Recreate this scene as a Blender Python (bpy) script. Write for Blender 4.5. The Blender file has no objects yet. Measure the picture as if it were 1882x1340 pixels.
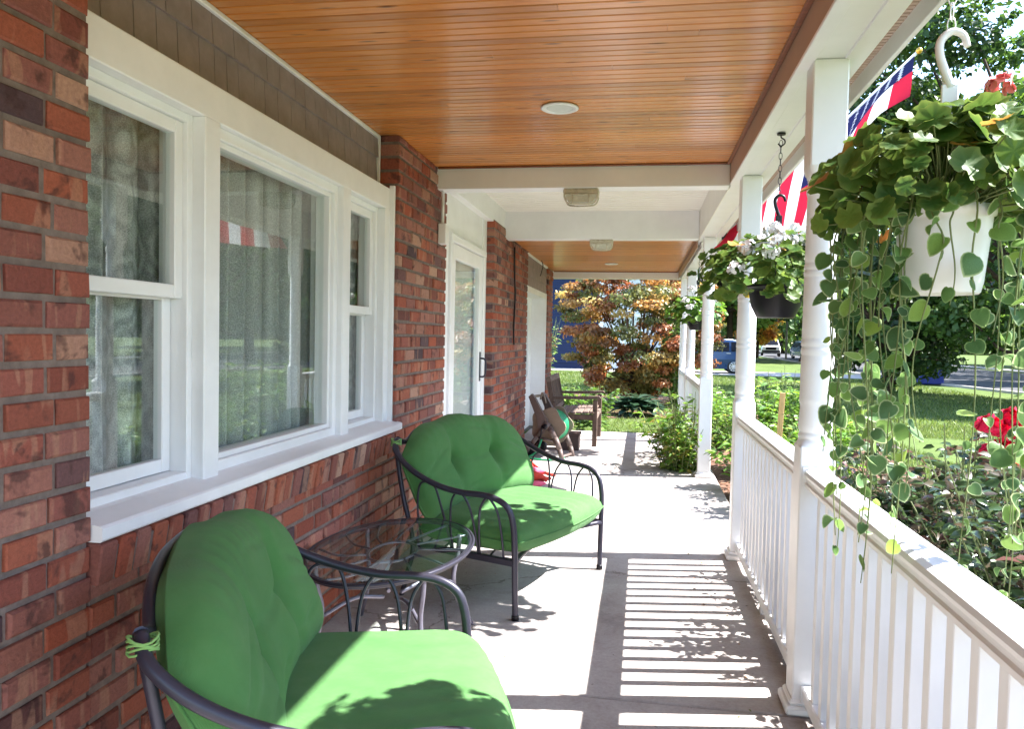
import bpy, math, random
import numpy as np
from mathutils import Vector, Matrix, Quaternion
random.seed(7); RNG = np.random.default_rng(11)
SC = bpy.context.scene; COL = SC.collection
PI = math.pi

# ------------------------------------------------------------------ camera, sky, sun, exposure
F_PX, YAW, PITCH, ROLL, EYE = 1408.0, .1669, -.0375, .0205, 1.40
cam = bpy.data.cameras.new('camera'); camo = bpy.data.objects.new('camera', cam); COL.objects.link(camo)
cam.sensor_fit = 'HORIZONTAL'; cam.sensor_width = 36.0; cam.lens = 36.0 * F_PX / 1882.0
cam.clip_start = .02; cam.clip_end = 900
_f = Vector((-math.sin(YAW) * math.cos(PITCH), math.cos(YAW) * math.cos(PITCH), math.sin(PITCH)))
_r = Vector((math.cos(YAW), math.sin(YAW), 0)); _u = _r.cross(_f)
R_ = math.cos(ROLL) * _r + math.sin(ROLL) * _u; U_ = -math.sin(ROLL) * _r + math.cos(ROLL) * _u
camo.matrix_world = Matrix(((R_.x, U_.x, -_f.x, 0), (R_.y, U_.y, -_f.y, 0), (R_.z, U_.z, -_f.z, EYE), (0, 0, 0, 1)))
SC.camera = camo
SUN_EL, SUN_AZ = math.radians(48.8), math.radians(9.9)          # azimuth measured from +X towards +Y
W = bpy.data.worlds.new('World'); SC.world = W; W.use_nodes = True
nt = W.node_tree; sky = nt.nodes.new('ShaderNodeTexSky'); sky.sky_type = 'NISHITA'; sky.sun_disc = False
sky.sun_elevation = SUN_EL; sky.sun_rotation = PI / 2 - SUN_AZ; sky.air_density = 1.0; sky.dust_density = .5; sky.ozone_density = 1.0
nt.links.new(sky.outputs[0], nt.nodes['Background'].inputs[0]); nt.nodes['Background'].inputs[1].default_value = .15
sl = bpy.data.lights.new('sun', 'SUN'); sl.energy = 5.0; sl.angle = math.radians(.53); sl.color = (1, .97, .935)
so = bpy.data.objects.new('sun', sl); COL.objects.link(so)
so.rotation_euler = Vector((math.cos(SUN_EL) * math.cos(SUN_AZ), math.cos(SUN_EL) * math.sin(SUN_AZ), math.sin(SUN_EL))).to_track_quat('Z', 'Y').to_euler()
VS = SC.view_settings; VS.view_transform = 'Standard'; VS.look = 'None'; VS.exposure = 2.32; VS.gamma = 1.0; VS.use_curve_mapping = False
SC.cycles.max_bounces = 10; SC.cycles.transparent_max_bounces = 16; SC.cycles.diffuse_bounces = 5
SC.cycles.caustics_reflective = False; SC.cycles.caustics_refractive = False

# ------------------------------------------------------------------ helpers
def lin(*c):
    if len(c) == 1: c = c[0]
    return tuple((v / 255 / 12.92 if v / 255 <= .04045 else ((v / 255 + .055) / 1.055) ** 2.4) for v in c)
def tag(o, label=None, cat=None, group=None, kind=None):
    if label: o['label'] = label
    if cat: o['category'] = cat
    if group: o['group'] = group
    if kind: o['kind'] = kind
    return o
def empty(name, loc=(0, 0, 0), rz=0, label=None, cat=None, group=None, kind=None):
    o = bpy.data.objects.new(name, None); COL.objects.link(o); o.location = loc; o.rotation_euler = (0, 0, rz)
    o.empty_display_size = .1
    return tag(o, label, cat, group, kind)
def link(name, me, mat, parent=None):
    if mat is not None and not me.materials: me.materials.append(mat)
    o = bpy.data.objects.new(name, me); COL.objects.link(o)
    if parent is not None: o.parent = parent
    return o
def inst(name, me, parent=None, M=None):
    o = bpy.data.objects.new(name, me); COL.objects.link(o)
    if parent is not None: o.parent = parent
    if M is not None: o.matrix_local = M
    return o
def mesh_np(name, V, T, col=None, smooth=False, rnd=None):
    V = np.asarray(V, np.float32); T = np.asarray(T, np.int32); k = T.shape[1]
    me = bpy.data.meshes.new(name); me.vertices.add(len(V)); me.vertices.foreach_set('co', V.ravel())
    me.loops.add(T.size); me.loops.foreach_set('vertex_index', T.ravel()); me.polygons.add(len(T))
    me.polygons.foreach_set('loop_start', np.arange(len(T), dtype=np.int32) * k)
    me.polygons.foreach_set('loop_total', np.full(len(T), k, np.int32))
    if smooth: me.polygons.foreach_set('use_smooth', np.ones(len(T), bool))
    if col is not None:
        a = me.attributes.new('Col', 'FLOAT_COLOR', 'POINT'); c = np.ones((len(V), 4), np.float32); c[:, :3] = col; a.data.foreach_set('color', c.ravel())
    if rnd is not None:
        a = me.attributes.new('rnd', 'FLOAT', 'POINT'); a.data.foreach_set('value', np.asarray(rnd, np.float32))
    me.update(calc_edges=True); return me
class MB:
    """collects shapes, then links them as one mesh object"""
    def __init__(s): s.v = []; s.f = []; s.sm = []; s.rn = []; s.rcur = 0.
    def add(s, vs, fs, sm=False):
        b = len(s.v); s.v += [tuple(v) for v in vs]; s.f += [tuple(i + b for i in f) for f in fs]; s.sm += [sm] * len(fs); s.rn += [s.rcur] * len(vs); return s
    def box(s, a, b, M=None, ch=0):
        (x0, y0, z0), (x1, y1, z1) = a, b
        if ch <= 0:
            vs = [Vector(p) for p in ((x0,y0,z0),(x1,y0,z0),(x1,y1,z0),(x0,y1,z0),(x0,y0,z1),(x1,y0,z1),(x1,y1,z1),(x0,y1,z1))]
            fs = [(0,3,2,1),(4,5,6,7),(0,1,5,4),(1,2,6,5),(2,3,7,6),(3,0,4,7)]
        else:
            vs = []; c = ch
            for (X, Y, Z, sx, sy, sz) in [(x0,y0,z0,1,1,1),(x1,y0,z0,-1,1,1),(x1,y1,z0,-1,-1,1),(x0,y1,z0,1,-1,1),(x0,y0,z1,1,1,-1),(x1,y0,z1,-1,1,-1),(x1,y1,z1,-1,-1,-1),(x0,y1,z1,1,-1,-1)]:
                vs += [Vector((X, Y + sy*c, Z + sz*c)), Vector((X + sx*c, Y, Z + sz*c)), Vector((X + sx*c, Y + sy*c, Z))]
            q = lambda i, k: i * 3 + k
            fs = [(q(0,2),q(3,2),q(2,2),q(1,2)),(q(4,2),q(5,2),q(6,2),q(7,2)),(q(0,1),q(1,1),q(5,1),q(4,1)),(q(2,1),q(3,1),q(7,1),q(6,1)),(q(1,0),q(2,0),q(6,0),q(5,0)),(q(3,0),q(0,0),q(4,0),q(7,0))]
            fs += [(q(0,1),q(0,2),q(1,2),q(1,1)),(q(1,0),q(1,2),q(2,2),q(2,0)),(q(2,1),q(2,2),q(3,2),q(3,1)),(q(3,0),q(3,2),q(0,2),q(0,0)),
                   (q(4,2),q(4,1),q(5,1),q(5,2)),(q(5,2),q(5,0),q(6,0),q(6,2)),(q(6,2),q(6,1),q(7,1),q(7,2)),(q(7,2),q(7,0),q(4,0),q(4,2)),
                   (q(0,0),q(0,1),q(4,1),q(4,0)),(q(1,1),q(1,0),q(5,0),q(5,1)),(q(2,0),q(2,1),q(6,1),q(6,0)),(q(3,1),q(3,0),q(7,0),q(7,1))]
            fs += [(q(i,0),q(i,1),q(i,2)) if i in (1,3,4,6) else (q(i,0),q(i,2),q(i,1)) for i in range(8)]
        if M is not None: vs = [M @ v for v in vs]
        return s.add(vs, fs)
    def tube(s, pts, r, n=8, cap=True, closed=False):
        P = [Vector(p) for p in pts]; m = len(P); R = r if isinstance(r, (list, tuple)) else [r] * m
        vs = []; fs = []; up = Vector((0, 0, 1)); last = None
        for i, p in enumerate(P):
            d = (P[(i + 1) % m] - P[i - 1]) if closed else (P[min(i + 1, m - 1)] - P[max(i - 1, 0)])
            d.normalize()
            if last is None:
                a = d.cross(up if abs(d.z) < .95 else Vector((1, 0, 0))); a.normalize()
            else:
                a = last - d * last.dot(d); a = a.normalized() if a.length > 1e-6 else d.orthogonal().normalized()
            last = a; b = d.cross(a)
            vs += [p + (a * math.cos(2*PI*k/n) + b * math.sin(2*PI*k/n)) * R[i] for k in range(n)]
        for i in range(m if closed else m - 1):
            j = (i + 1) % m
            for k in range(n): fs.append((i*n + k, i*n + (k+1) % n, j*n + (k+1) % n, j*n + k))
        s.add(vs, fs, True)
        if cap and not closed:
            b = len(s.v) - len(vs); s.f += [tuple(b + k for k in range(n - 1, -1, -1)), tuple(b + (m-1)*n + k for k in range(n))]; s.sm += [False] * 2
        return s
    def lathe(s, prof, c=(0, 0, 0), n=24, axis='z', sm=True, cap=True):
        vs = []; fs = []
        for (r, h) in prof:
            for k in range(n):
                a = 2*PI*k/n; p = (r*math.cos(a), r*math.sin(a), h)
                if axis == 'x': p = (p[2], p[0], p[1])
                if axis == 'y': p = (p[1], p[2], p[0])
                vs.append((p[0]+c[0], p[1]+c[1], p[2]+c[2]))
        m = len(prof)
        for i in range(m - 1):
            for k in range(n): fs.append((i*n+k, i*n+(k+1) % n, (i+1)*n+(k+1) % n, (i+1)*n+k))
        s.add(vs, fs, sm)
        if cap:
            b = len(s.v) - len(vs); s.f += [tuple(b + k for k in range(n-1, -1, -1)), tuple(b + (m-1)*n + k for k in range(n))]; s.sm += [False] * 2
        return s
    def prism(s, poly, x0, x1, axis='x', M=None):
        """poly in the plane across the axis: x -> (y,z), y -> (x,z), z -> (x,y)"""
        def pt(t, p): return {'x': (t, p[0], p[1]), 'y': (p[0], t, p[1]), 'z': (p[0], p[1], t)}[axis]
        n = len(poly); vs = [Vector(pt(x0, p)) for p in poly] + [Vector(pt(x1, p)) for p in poly]
        if M is not None: vs = [M @ v for v in vs]
        fs = [tuple(range(n))[::-1], tuple(range(n, 2*n))] + [(i, (i+1) % n, n + (i+1) % n, n + i) for i in range(n)]
        return s.add(vs, fs)
    def mesh(s, name, rnd=False):
        me = bpy.data.meshes.new(name); me.from_pydata(s.v, [], s.f); me.polygons.foreach_set('use_smooth', s.sm)
        if rnd:
            a = me.attributes.new('rnd', 'FLOAT', 'POINT'); a.data.foreach_set('value', s.rn)
        me.update()
        import bmesh
        bm = bmesh.new(); bm.from_mesh(me); bmesh.ops.recalc_face_normals(bm, faces=bm.faces); bm.to_mesh(me); bm.free()
        return me
    def build(s, name, mat, parent=None, rnd=False): return link(name, s.mesh(name, rnd), mat, parent)
def spline(pts, n=8):
    """Catmull-Rom through pts"""
    P = [Vector(p) for p in pts]; P = [2*P[0] - P[1]] + P + [2*P[-1] - P[-2]]; out = []
    for i in range(1, len(P) - 2):
        for k in range(n):
            t = k / n; a, b, c, d = P[i-1], P[i], P[i+1], P[i+2]
            out.append(.5 * ((2*b) + (c - a)*t + (2*a - 5*b + 4*c - d)*t*t + (3*b - a - 3*c + d)*t*t*t))
    return out + [P[-2]]
# ---- materials
def newmat(name):
    m = bpy.data.materials.new(name); m.use_nodes = True; n = m.node_tree; return m, n, n.nodes['Principled BSDF']
def N(n, t, **k):
    x = n.nodes.new(t)
    for a, b in k.items():
        if a.startswith('i_'): x.inputs[int(a[2:])].default_value = b
        else: setattr(x, a, b)
    return x
def ramp(n, stops):
    r = n.nodes.new('ShaderNodeValToRGB'); e = r.color_ramp.elements
    while len(e) < len(stops): e.new(.5)
    for i, (p, c) in enumerate(stops): e[i].position = p; e[i].color = (*c, 1) if len(c) == 3 else c
    return r
def noise(n, scale, detail=4, rough=.6, vec=None, dist=0):
    x = N(n, 'ShaderNodeTexNoise'); x.inputs['Scale'].default_value = scale; x.inputs['Detail'].default_value = detail
    x.inputs['Roughness'].default_value = rough; x.inputs['Distortion'].default_value = dist
    if vec is not None: n.links.new(vec, x.inputs['Vector'])
    return x
def bump(n, b, h, strength=.3, dist=.005):
    x = N(n, 'ShaderNodeBump'); x.inputs['Strength'].default_value = strength; x.inputs['Distance'].default_value = dist
    n.links.new(h, x.inputs['Height']); n.links.new(x.outputs[0], b.inputs['Normal']); return x
def paint(name, c, rough=.45, var=.06, scale=6, spec=.4, metal=0, bstr=.05, dirt=None):
    m, n, b = newmat(name); tc = N(n, 'ShaderNodeTexCoord')
    nz = noise(n, scale, 5, .65, tc.outputs['Object'])
    lo = tuple(max(0, x*(1-var*1.6)) for x in c); hi = tuple(min(1, x*(1+var)) for x in c)
    r = ramp(n, [(.3, lo), (.7, hi)]); n.links.new(nz.outputs[0], r.inputs[0]); out = r.outputs[0]
    if dirt:
        nz2 = noise(n, scale*.45, 6, .75, tc.outputs['Object']); r2 = ramp(n, [(.5, (0,0,0)), (.75, (1,1,1))]); n.links.new(nz2.outputs[0], r2.inputs[0])
        mx = N(n, 'ShaderNodeMixRGB'); mx.inputs[2].default_value = (*dirt, 1); n.links.new(r2.outputs[0], mx.inputs[0]); n.links.new(out, mx.inputs[1]); out = mx.outputs[0]
    n.links.new(out, b.inputs['Base Color']); b.inputs['Roughness'].default_value = rough; b.inputs['Specular IOR Level'].default_value = spec; b.inputs['Metallic'].default_value = metal
    if bstr: 
        nz3 = noise(n, scale*12, 3, .6, tc.outputs['Object']); bump(n, b, nz3.outputs[0], bstr, .003)
    return m
def foliage(name, trans=.35, rough=.45, spec=.35):
    m, n, b = newmat(name); at = N(n, 'ShaderNodeAttribute', attribute_name='Col')
    tr = N(n, 'ShaderNodeBsdfTranslucent'); mx = N(n, 'ShaderNodeMixShader', i_0=trans)
    hs = N(n, 'ShaderNodeHueSaturation'); hs.inputs['Hue'].default_value = .485; hs.inputs['Saturation'].default_value = 1.1; hs.inputs['Value'].default_value = 1.7
    n.links.new(at.outputs['Color'], hs.inputs['Color']); n.links.new(hs.outputs[0], tr.inputs[0]); n.links.new(at.outputs['Color'], b.inputs['Base Color'])
    b.inputs['Roughness'].default_value = rough; b.inputs['Specular IOR Level'].default_value = spec
    n.links.new(b.outputs[0], mx.inputs[1]); n.links.new(tr.outputs[0], mx.inputs[2]); n.links.new(mx.outputs[0], n.nodes['Material Output'].inputs[0]); return m
def leafmat(name, stops, edge=None, trans=.3):
    """leaf seen close: colour by object random, veins / pale margin from the Col attribute (red = margin, green = vein)"""
    m, n, b = newmat(name); oi = N(n, 'ShaderNodeObjectInfo'); r = ramp(n, stops); n.links.new(oi.outputs['Random'], r.inputs[0])
    tc = N(n, 'ShaderNodeTexCoord'); nz = noise(n, 30, 3, .6, tc.outputs['Object'])
    mul = N(n, 'ShaderNodeMixRGB', blend_type='MULTIPLY', i_0=.6); rr = ramp(n, [(.3, (.6,.62,.55)), (.7, (1.15,1.1,1))]); n.links.new(nz.outputs[0], rr.inputs[0])
    n.links.new(r.outputs[0], mul.inputs[1]); n.links.new(rr.outputs[0], mul.inputs[2])
    at = N(n, 'ShaderNodeAttribute', attribute_name='Col'); sp = N(n, 'ShaderNodeSeparateColor'); n.links.new(at.outputs['Color'], sp.inputs[0])
    mg = N(n, 'ShaderNodeMixRGB'); mg.inputs[2].default_value = (*(edge or (.2,.25,.06)), 1); n.links.new(mul.outputs[0], mg.inputs[1])
    if edge: n.links.new(sp.outputs[0], mg.inputs[0])
    else:
        mm = N(n, 'ShaderNodeMath', operation='MULTIPLY', i_1=.45); n.links.new(sp.outputs[0], mm.inputs[0]); n.links.new(mm.outputs[0], mg.inputs[0])
    tr = N(n, 'ShaderNodeBsdfTranslucent'); mx = N(n, 'ShaderNodeMixShader', i_0=trans)
    hs = N(n, 'ShaderNodeHueSaturation'); hs.inputs['Hue'].default_value = .485; hs.inputs['Value'].default_value = 1.8
    n.links.new(mg.outputs[0], hs.inputs['Color']); n.links.new(hs.outputs[0], tr.inputs[0]); n.links.new(mg.outputs[0], b.inputs['Base Color'])
    b.inputs['Roughness'].default_value = .5; b.inputs['Specular IOR Level'].default_value = .22
    n.links.new(b.outputs[0], mx.inputs[1]); n.links.new(tr.outputs[0], mx.inputs[2]); n.links.new(mx.outputs[0], n.nodes['Material Output'].inputs[0]); return m
def brickmat(name):
    m, n, b = newmat(name); oi = N(n, 'ShaderNodeObjectInfo'); at = N(n, 'ShaderNodeAttribute', attribute_name='rnd')
    ad = N(n, 'ShaderNodeMath', operation='ADD'); fr = N(n, 'ShaderNodeMath', operation='FRACT'); n.links.new(oi.outputs['Random'], ad.inputs[0]); n.links.new(at.outputs['Fac'], ad.inputs[1]); n.links.new(ad.outputs[0], fr.inputs[0])
    rv = fr.outputs[0]; tc = N(n, 'ShaderNodeTexCoord')
    mp = N(n, 'ShaderNodeVectorMath', operation='MULTIPLY_ADD'); mp.inputs[1].default_value = (1,1,1); cb = N(n, 'ShaderNodeCombineXYZ')
    for k, s in enumerate((17., 31., 53.)):
        q = N(n, 'ShaderNodeMath', operation='MULTIPLY', i_1=s); n.links.new(rv, q.inputs[0]); n.links.new(q.outputs[0], cb.inputs[k])
    n.links.new(tc.outputs['Object'], mp.inputs[0]); n.links.new(cb.outputs[0], mp.inputs[2])
    vec = mp.outputs[0]
    base = ramp(n, [(0, lin(106,62,56)), (.10, lin(150,84,66)), (.24, lin(160,90,68)), (.36, lin(120,67,60)), (.48, lin(156,106,94)), (.58, lin(134,84,78)), (.68, lin(156,80,58)), (.75, lin(68,50,56)), (.81, lin(96,74,78)), (.88, lin(132,78,68)), (.94, lin(180,144,126)), (1, lin(136,76,64))])
    n.links.new(rv, base.inputs[0])
    # kiln flashes: pale and dark zones across the brick face
    sc = N(n, 'ShaderNodeMapping'); sc.inputs['Scale'].default_value = (1, 15, 3.2); n.links.new(vec, sc.inputs[0])
    f1 = noise(n, 1.0, 2, .5, sc.outputs[0], .6); r1 = ramp(n, [(.57, (0,0,0)), (.62, (1,1,1))]); n.links.new(f1.outputs[0], r1.inputs[0])
    f2 = noise(n, 11, 3, .6, vec, .4); r2 = ramp(n, [(.57, (0,0,0)), (.66, (1,1,1))]); n.links.new(f2.outputs[0], r2.inputs[0])
    m1 = N(n, 'ShaderNodeMixRGB'); m1.inputs[2].default_value = (*lin(176,134,112), 1); q1 = N(n, 'ShaderNodeMath', operation='MULTIPLY', i_1=.45); n.links.new(r1.outputs[0], q1.inputs[0]); n.links.new(q1.outputs[0], m1.inputs[0]); n.links.new(base.outputs[0], m1.inputs[1])
    m2 = N(n, 'ShaderNodeMixRGB'); m2.inputs[2].default_value = (*lin(66,42,42), 1); q2 = N(n, 'ShaderNodeMath', operation='MULTIPLY', i_1=.7); n.links.new(r2.outputs[0], q2.inputs[0]); n.links.new(q2.outputs[0], m2.inputs[0]); n.links.new(m1.outputs[0], m2.inputs[1])
    f3 = noise(n, 90, 5, .7, vec); r3 = ramp(n, [(.25, (.62,.6,.6)), (.7, (1.12,1.1,1.08))]); n.links.new(f3.outputs[0], r3.inputs[0])
    m3 = N(n, 'ShaderNodeMixRGB', blend_type='MULTIPLY', i_0=.8); n.links.new(m2.outputs[0], m3.inputs[1]); n.links.new(r3.outputs[0], m3.inputs[2])
    n.links.new(m3.outputs[0], b.inputs['Base Color']); b.inputs['Roughness'].default_value = .78; b.inputs['Specular IOR Level'].default_value = .3
    bump(n, b, f3.outputs[0], .8, .006); return m
def woodmat(name, a, b_, c_, rough=.3, scale=(2.2, 34, 34), coat=.3, spec=.5):
    m, n, b = newmat(name); tc = N(n, 'ShaderNodeTexCoord'); oi = N(n, 'ShaderNodeObjectInfo')
    cb = N(n, 'ShaderNodeCombineXYZ')
    for k, s in enumerate((13., 29., 7.)):
        q = N(n, 'ShaderNodeMath', operation='MULTIPLY', i_1=s); n.links.new(oi.outputs['Random'], q.inputs[0]); n.links.new(q.outputs[0], cb.inputs[k])
    ad = N(n, 'ShaderNodeVectorMath', operation='ADD'); n.links.new(tc.outputs['Object'], ad.inputs[0]); n.links.new(cb.outputs[0], ad.inputs[1])
    mp = N(n, 'ShaderNodeMapping'); mp.inputs['Scale'].default_value = scale; n.links.new(ad.outputs[0], mp.inputs[0])
    g = noise(n, 1.6, 6, .62, mp.outputs[0], .8); r = ramp(n, [(.22, c_), (.5, b_), (.78, a)]); n.links.new(g.outputs[0], r.inputs[0])
    hv = ramp(n, [(0, (.74,.7,.66)), (.5, (1,1,1)), (1, (1.14,1.08,1.0))]); n.links.new(oi.outputs['Random'], hv.inputs[0])
    mu = N(n, 'ShaderNodeMixRGB', blend_type='MULTIPLY', i_0=1); n.links.new(r.outputs[0], mu.inputs[1]); n.links.new(hv.outputs[0], mu.inputs[2])
    kn = N(n, 'ShaderNodeTexVoronoi'); kn.inputs['Scale'].default_value = 1; kn.inputs['Randomness'].default_value = 1
    mk = N(n, 'ShaderNodeMapping'); mk.inputs['Scale'].default_value = (3.4, 16, 16); n.links.new(ad.outputs[0], mk.inputs[0]); n.links.new(mk.outputs[0], kn.inputs['Vector'])
    kr = ramp(n, [(.05, (1,1,1)), (.17, (0,0,0))]); n.links.new(kn.outputs['Distance'], kr.inputs[0])
    mx = N(n, 'ShaderNodeMixRGB'); mx.inputs[2].default_value = (*tuple(v*.35 for v in c_), 1); n.links.new(kr.outputs[0], mx.inputs[0]); n.links.new(mu.outputs[0], mx.inputs[1])
    n.links.new(mx.outputs[0], b.inputs['Base Color']); b.inputs['Roughness'].default_value = rough; b.inputs['Coat Weight'].default_value = coat; b.inputs['Coat Roughness'].default_value = .18; b.inputs['Specular IOR Level'].default_value = spec
    bump(n, b, g.outputs[0], .08, .003); return m
def glassmat(name, ior=1.5, tint=(1,1,1)):
    m, n, b = newmat(name); n.nodes.remove(b); gl = N(n, 'ShaderNodeBsdfGlossy'); gl.inputs['Roughness'].default_value = .0; gl.inputs[0].default_value = (.95,.97,.96,1)
    tr = N(n, 'ShaderNodeBsdfTransparent'); tr.inputs[0].default_value = (*tint, 1); fr = N(n, 'ShaderNodeFresnel'); fr.inputs[0].default_value = ior
    gm = N(n, 'ShaderNodeNewGeometry'); iv = N(n, 'ShaderNodeMath', operation='SUBTRACT', i_0=1.0); n.links.new(gm.outputs['Backfacing'], iv.inputs[1]); fm = N(n, 'ShaderNodeMath', operation='MULTIPLY'); n.links.new(fr.outputs[0], fm.inputs[0]); n.links.new(iv.outputs[0], fm.inputs[1])
    mx = N(n, 'ShaderNodeMixShader'); n.links.new(fm.outputs[0], mx.inputs[0]); n.links.new(tr.outputs[0], mx.inputs[1]); n.links.new(gl.outputs[0], mx.inputs[2])
    n.links.new(mx.outputs[0], n.nodes['Material Output'].inputs[0]); return m
M = {}
M['white'] = paint('white_trim', (.78,.785,.80), .42, .05, 3, bstr=.08)
M['vinyl'] = paint('white_vinyl', (.80,.805,.82), .36, .045, 2.2, .45, bstr=.05)
M['offwhite'] = paint('white_ceiling_board', (.80,.78,.73), .5, .03, 3)
M['mortar'] = paint('mortar', lin(122,108,102), .9, .18, 30, .2, bstr=.5)
M['brick'] = brickmat('brick')
M['shingle'] = paint('grey_shingle', lin(146,134,134), .75, .12, 9, .25, bstr=.3)
M['ceiling'] = woodmat('varnished_pine', lin(212,148,84), lin(200,130,66), lin(182,108,50), .28)
M['woodtrim'] = woodmat('dark_trim', lin(150,92,58), lin(128,72,46), lin(100,54,36), .35)
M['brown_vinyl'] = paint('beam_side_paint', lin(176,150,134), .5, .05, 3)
M['concrete'] = None
M['metal'] = paint('charcoal_metal', lin(54,53,66), .38, .1, 20, .5, metal=.35, bstr=.03)
M['black'] = paint('black_plastic', (.009,.008,.012), .4, .1, 10, .3)
M['fabric'] = None
M['green_pale'] = paint('lime_cord', lin(120,160,90), .8)
M['table_metal'] = paint('pewter_metal', lin(112,110,124), .35, .1, 20, .5, metal=.5, bstr=.03)
M['glass'] = glassmat('window_glass', 1.95, (.94,.97,.96))
M['tglass'] = glassmat('table_glass', 1.85, (.88,.955,.93))
M['leaf'] = foliage('leaves')
M['leaf_thick'] = foliage('broad_leaves', .25, .5, .3)
M['leaf_gloss'] = foliage('glossy_leaves', .22, .26, .6)
M['bark'] = paint('bark', lin(72,58,48), .9, .3, 14, .2, bstr=.8)
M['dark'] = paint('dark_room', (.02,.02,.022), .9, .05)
def concrete():
    m, n, b = newmat('concrete'); tc = N(n, 'ShaderNodeTexCoord'); v = tc.outputs['Object']
    a = noise(n, 2.2, 6, .7, v, .3); r = ramp(n, [(.28, lin(138,130,126)), (.42, lin(164,156,152)), (.6, lin(178,172,168)), (.78, lin(188,182,178))]); n.links.new(a.outputs[0], r.inputs[0])
    s = noise(n, 60, 6, .75, v); r2 = ramp(n, [(.3, (.78,.77,.76)), (.6, (1.03,1.03,1.03))]); n.links.new(s.outputs[0], r2.inputs[0])
    mu = N(n, 'ShaderNodeMixRGB', blend_type='MULTIPLY', i_0=.8); n.links.new(r.outputs[0], mu.inputs[1]); n.links.new(r2.outputs[0], mu.inputs[2])
    st = noise(n, 34, 2, .4, v, 1.5); r3 = ramp(n, [(.745, (0,0,0)), (.77, (1,1,1))]); n.links.new(st.outputs[0], r3.inputs[0])
    mx = N(n, 'ShaderNodeMixRGB'); mx.inputs[2].default_value = (*lin(92,80,72), 1); n.links.new(r3.outputs[0], mx.inputs[0]); n.links.new(mu.outputs[0], mx.inputs[1])
    dn = noise(n, 3, 5, .7, v); dv = N(n, 'ShaderNodeMixRGB', blend_type='ADD', i_0=.35); n.links.new(v, dv.inputs[1]); n.links.new(dn.outputs['Color'], dv.inputs[2])
    ck = N(n, 'ShaderNodeTexVoronoi', feature='DISTANCE_TO_EDGE'); ck.inputs['Scale'].default_value = .37; n.links.new(dv.outputs[0], ck.inputs['Vector']); cr = ramp(n, [(.0006, (.7,.7,.7)), (.002, (0,0,0))]); n.links.new(ck.outputs['Distance'], cr.inputs[0])
    mc = N(n, 'ShaderNodeMixRGB'); mc.inputs[2].default_value = (*lin(96,86,80), 1); n.links.new(cr.outputs[0], mc.inputs[0]); n.links.new(mx.outputs[0], mc.inputs[1])
    n.links.new(mc.outputs[0], b.inputs['Base Color']); b.inputs['Roughness'].default_value = .85; b.inputs['Specular IOR Level'].default_value = .25
    bump(n, b, s.outputs[0], .35, .003); return m
M['concrete'] = concrete()
def fabric():
    m, n, b = newmat('green_canvas'); tc = N(n, 'ShaderNodeTexCoord'); v = tc.outputs['Object']
    a = noise(n, 5, 6, .7, v); r = ramp(n, [(.3, (.058,.168,.046)), (.5, (.072,.190,.056)), (.7, (.088,.204,.068))]); n.links.new(a.outputs[0], r.inputs[0])
    n.links.new(r.outputs[0], b.inputs['Base Color']); b.inputs['Roughness'].default_value = .85; b.inputs['Specular IOR Level'].default_value = .2; b.inputs['Sheen Weight'].default_value = .06
    w1 = N(n, 'ShaderNodeTexWave', bands_direction='X'); w1.inputs['Scale'].default_value = 260; w2 = N(n, 'ShaderNodeTexWave', bands_direction='Z'); w2.inputs['Scale'].default_value = 260
    n.links.new(v, w1.inputs[0]); n.links.new(v, w2.inputs[0]); q = N(n, 'ShaderNodeMath', operation='ADD'); n.links.new(w1.outputs[1], q.inputs[0]); n.links.new(w2.outputs[1], q.inputs[1])
    wr = noise(n, 9, 5, .65, v, .8); q3 = N(n, 'ShaderNodeMath', operation='MULTIPLY', i_1=9.0); n.links.new(wr.outputs[0], q3.inputs[0]); q2 = N(n, 'ShaderNodeMath', operation='ADD'); n.links.new(q.outputs[0], q2.inputs[0]); n.links.new(q3.outputs[0], q2.inputs[1])
    bump(n, b, q2.outputs[0], .35, .0016); return m
M['fabric'] = fabric()

# ------------------------------------------------------------------ porch floor
WX, SX, ZC, ZB = -1.45, -1.59, 2.58, 2.43          # brick face, siding plane, ceiling, underside of the beams
fl = MB().box((-1.62, -2.4, -.30), (.765, 11.44, -.03)).build('porch_floor', M['concrete']); tag(fl, kind='structure')
JY = [-2.4, -1.39, .78, 2.95, 5.12, 7.30, 9.46, 11.45]
for a, b in zip(JY[:-1], JY[1:]):
    MB().box((-1.62, a + .005, -.14), (.78, b - .005, 0), ch=.006).build('slab', M['concrete'], fl)

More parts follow.
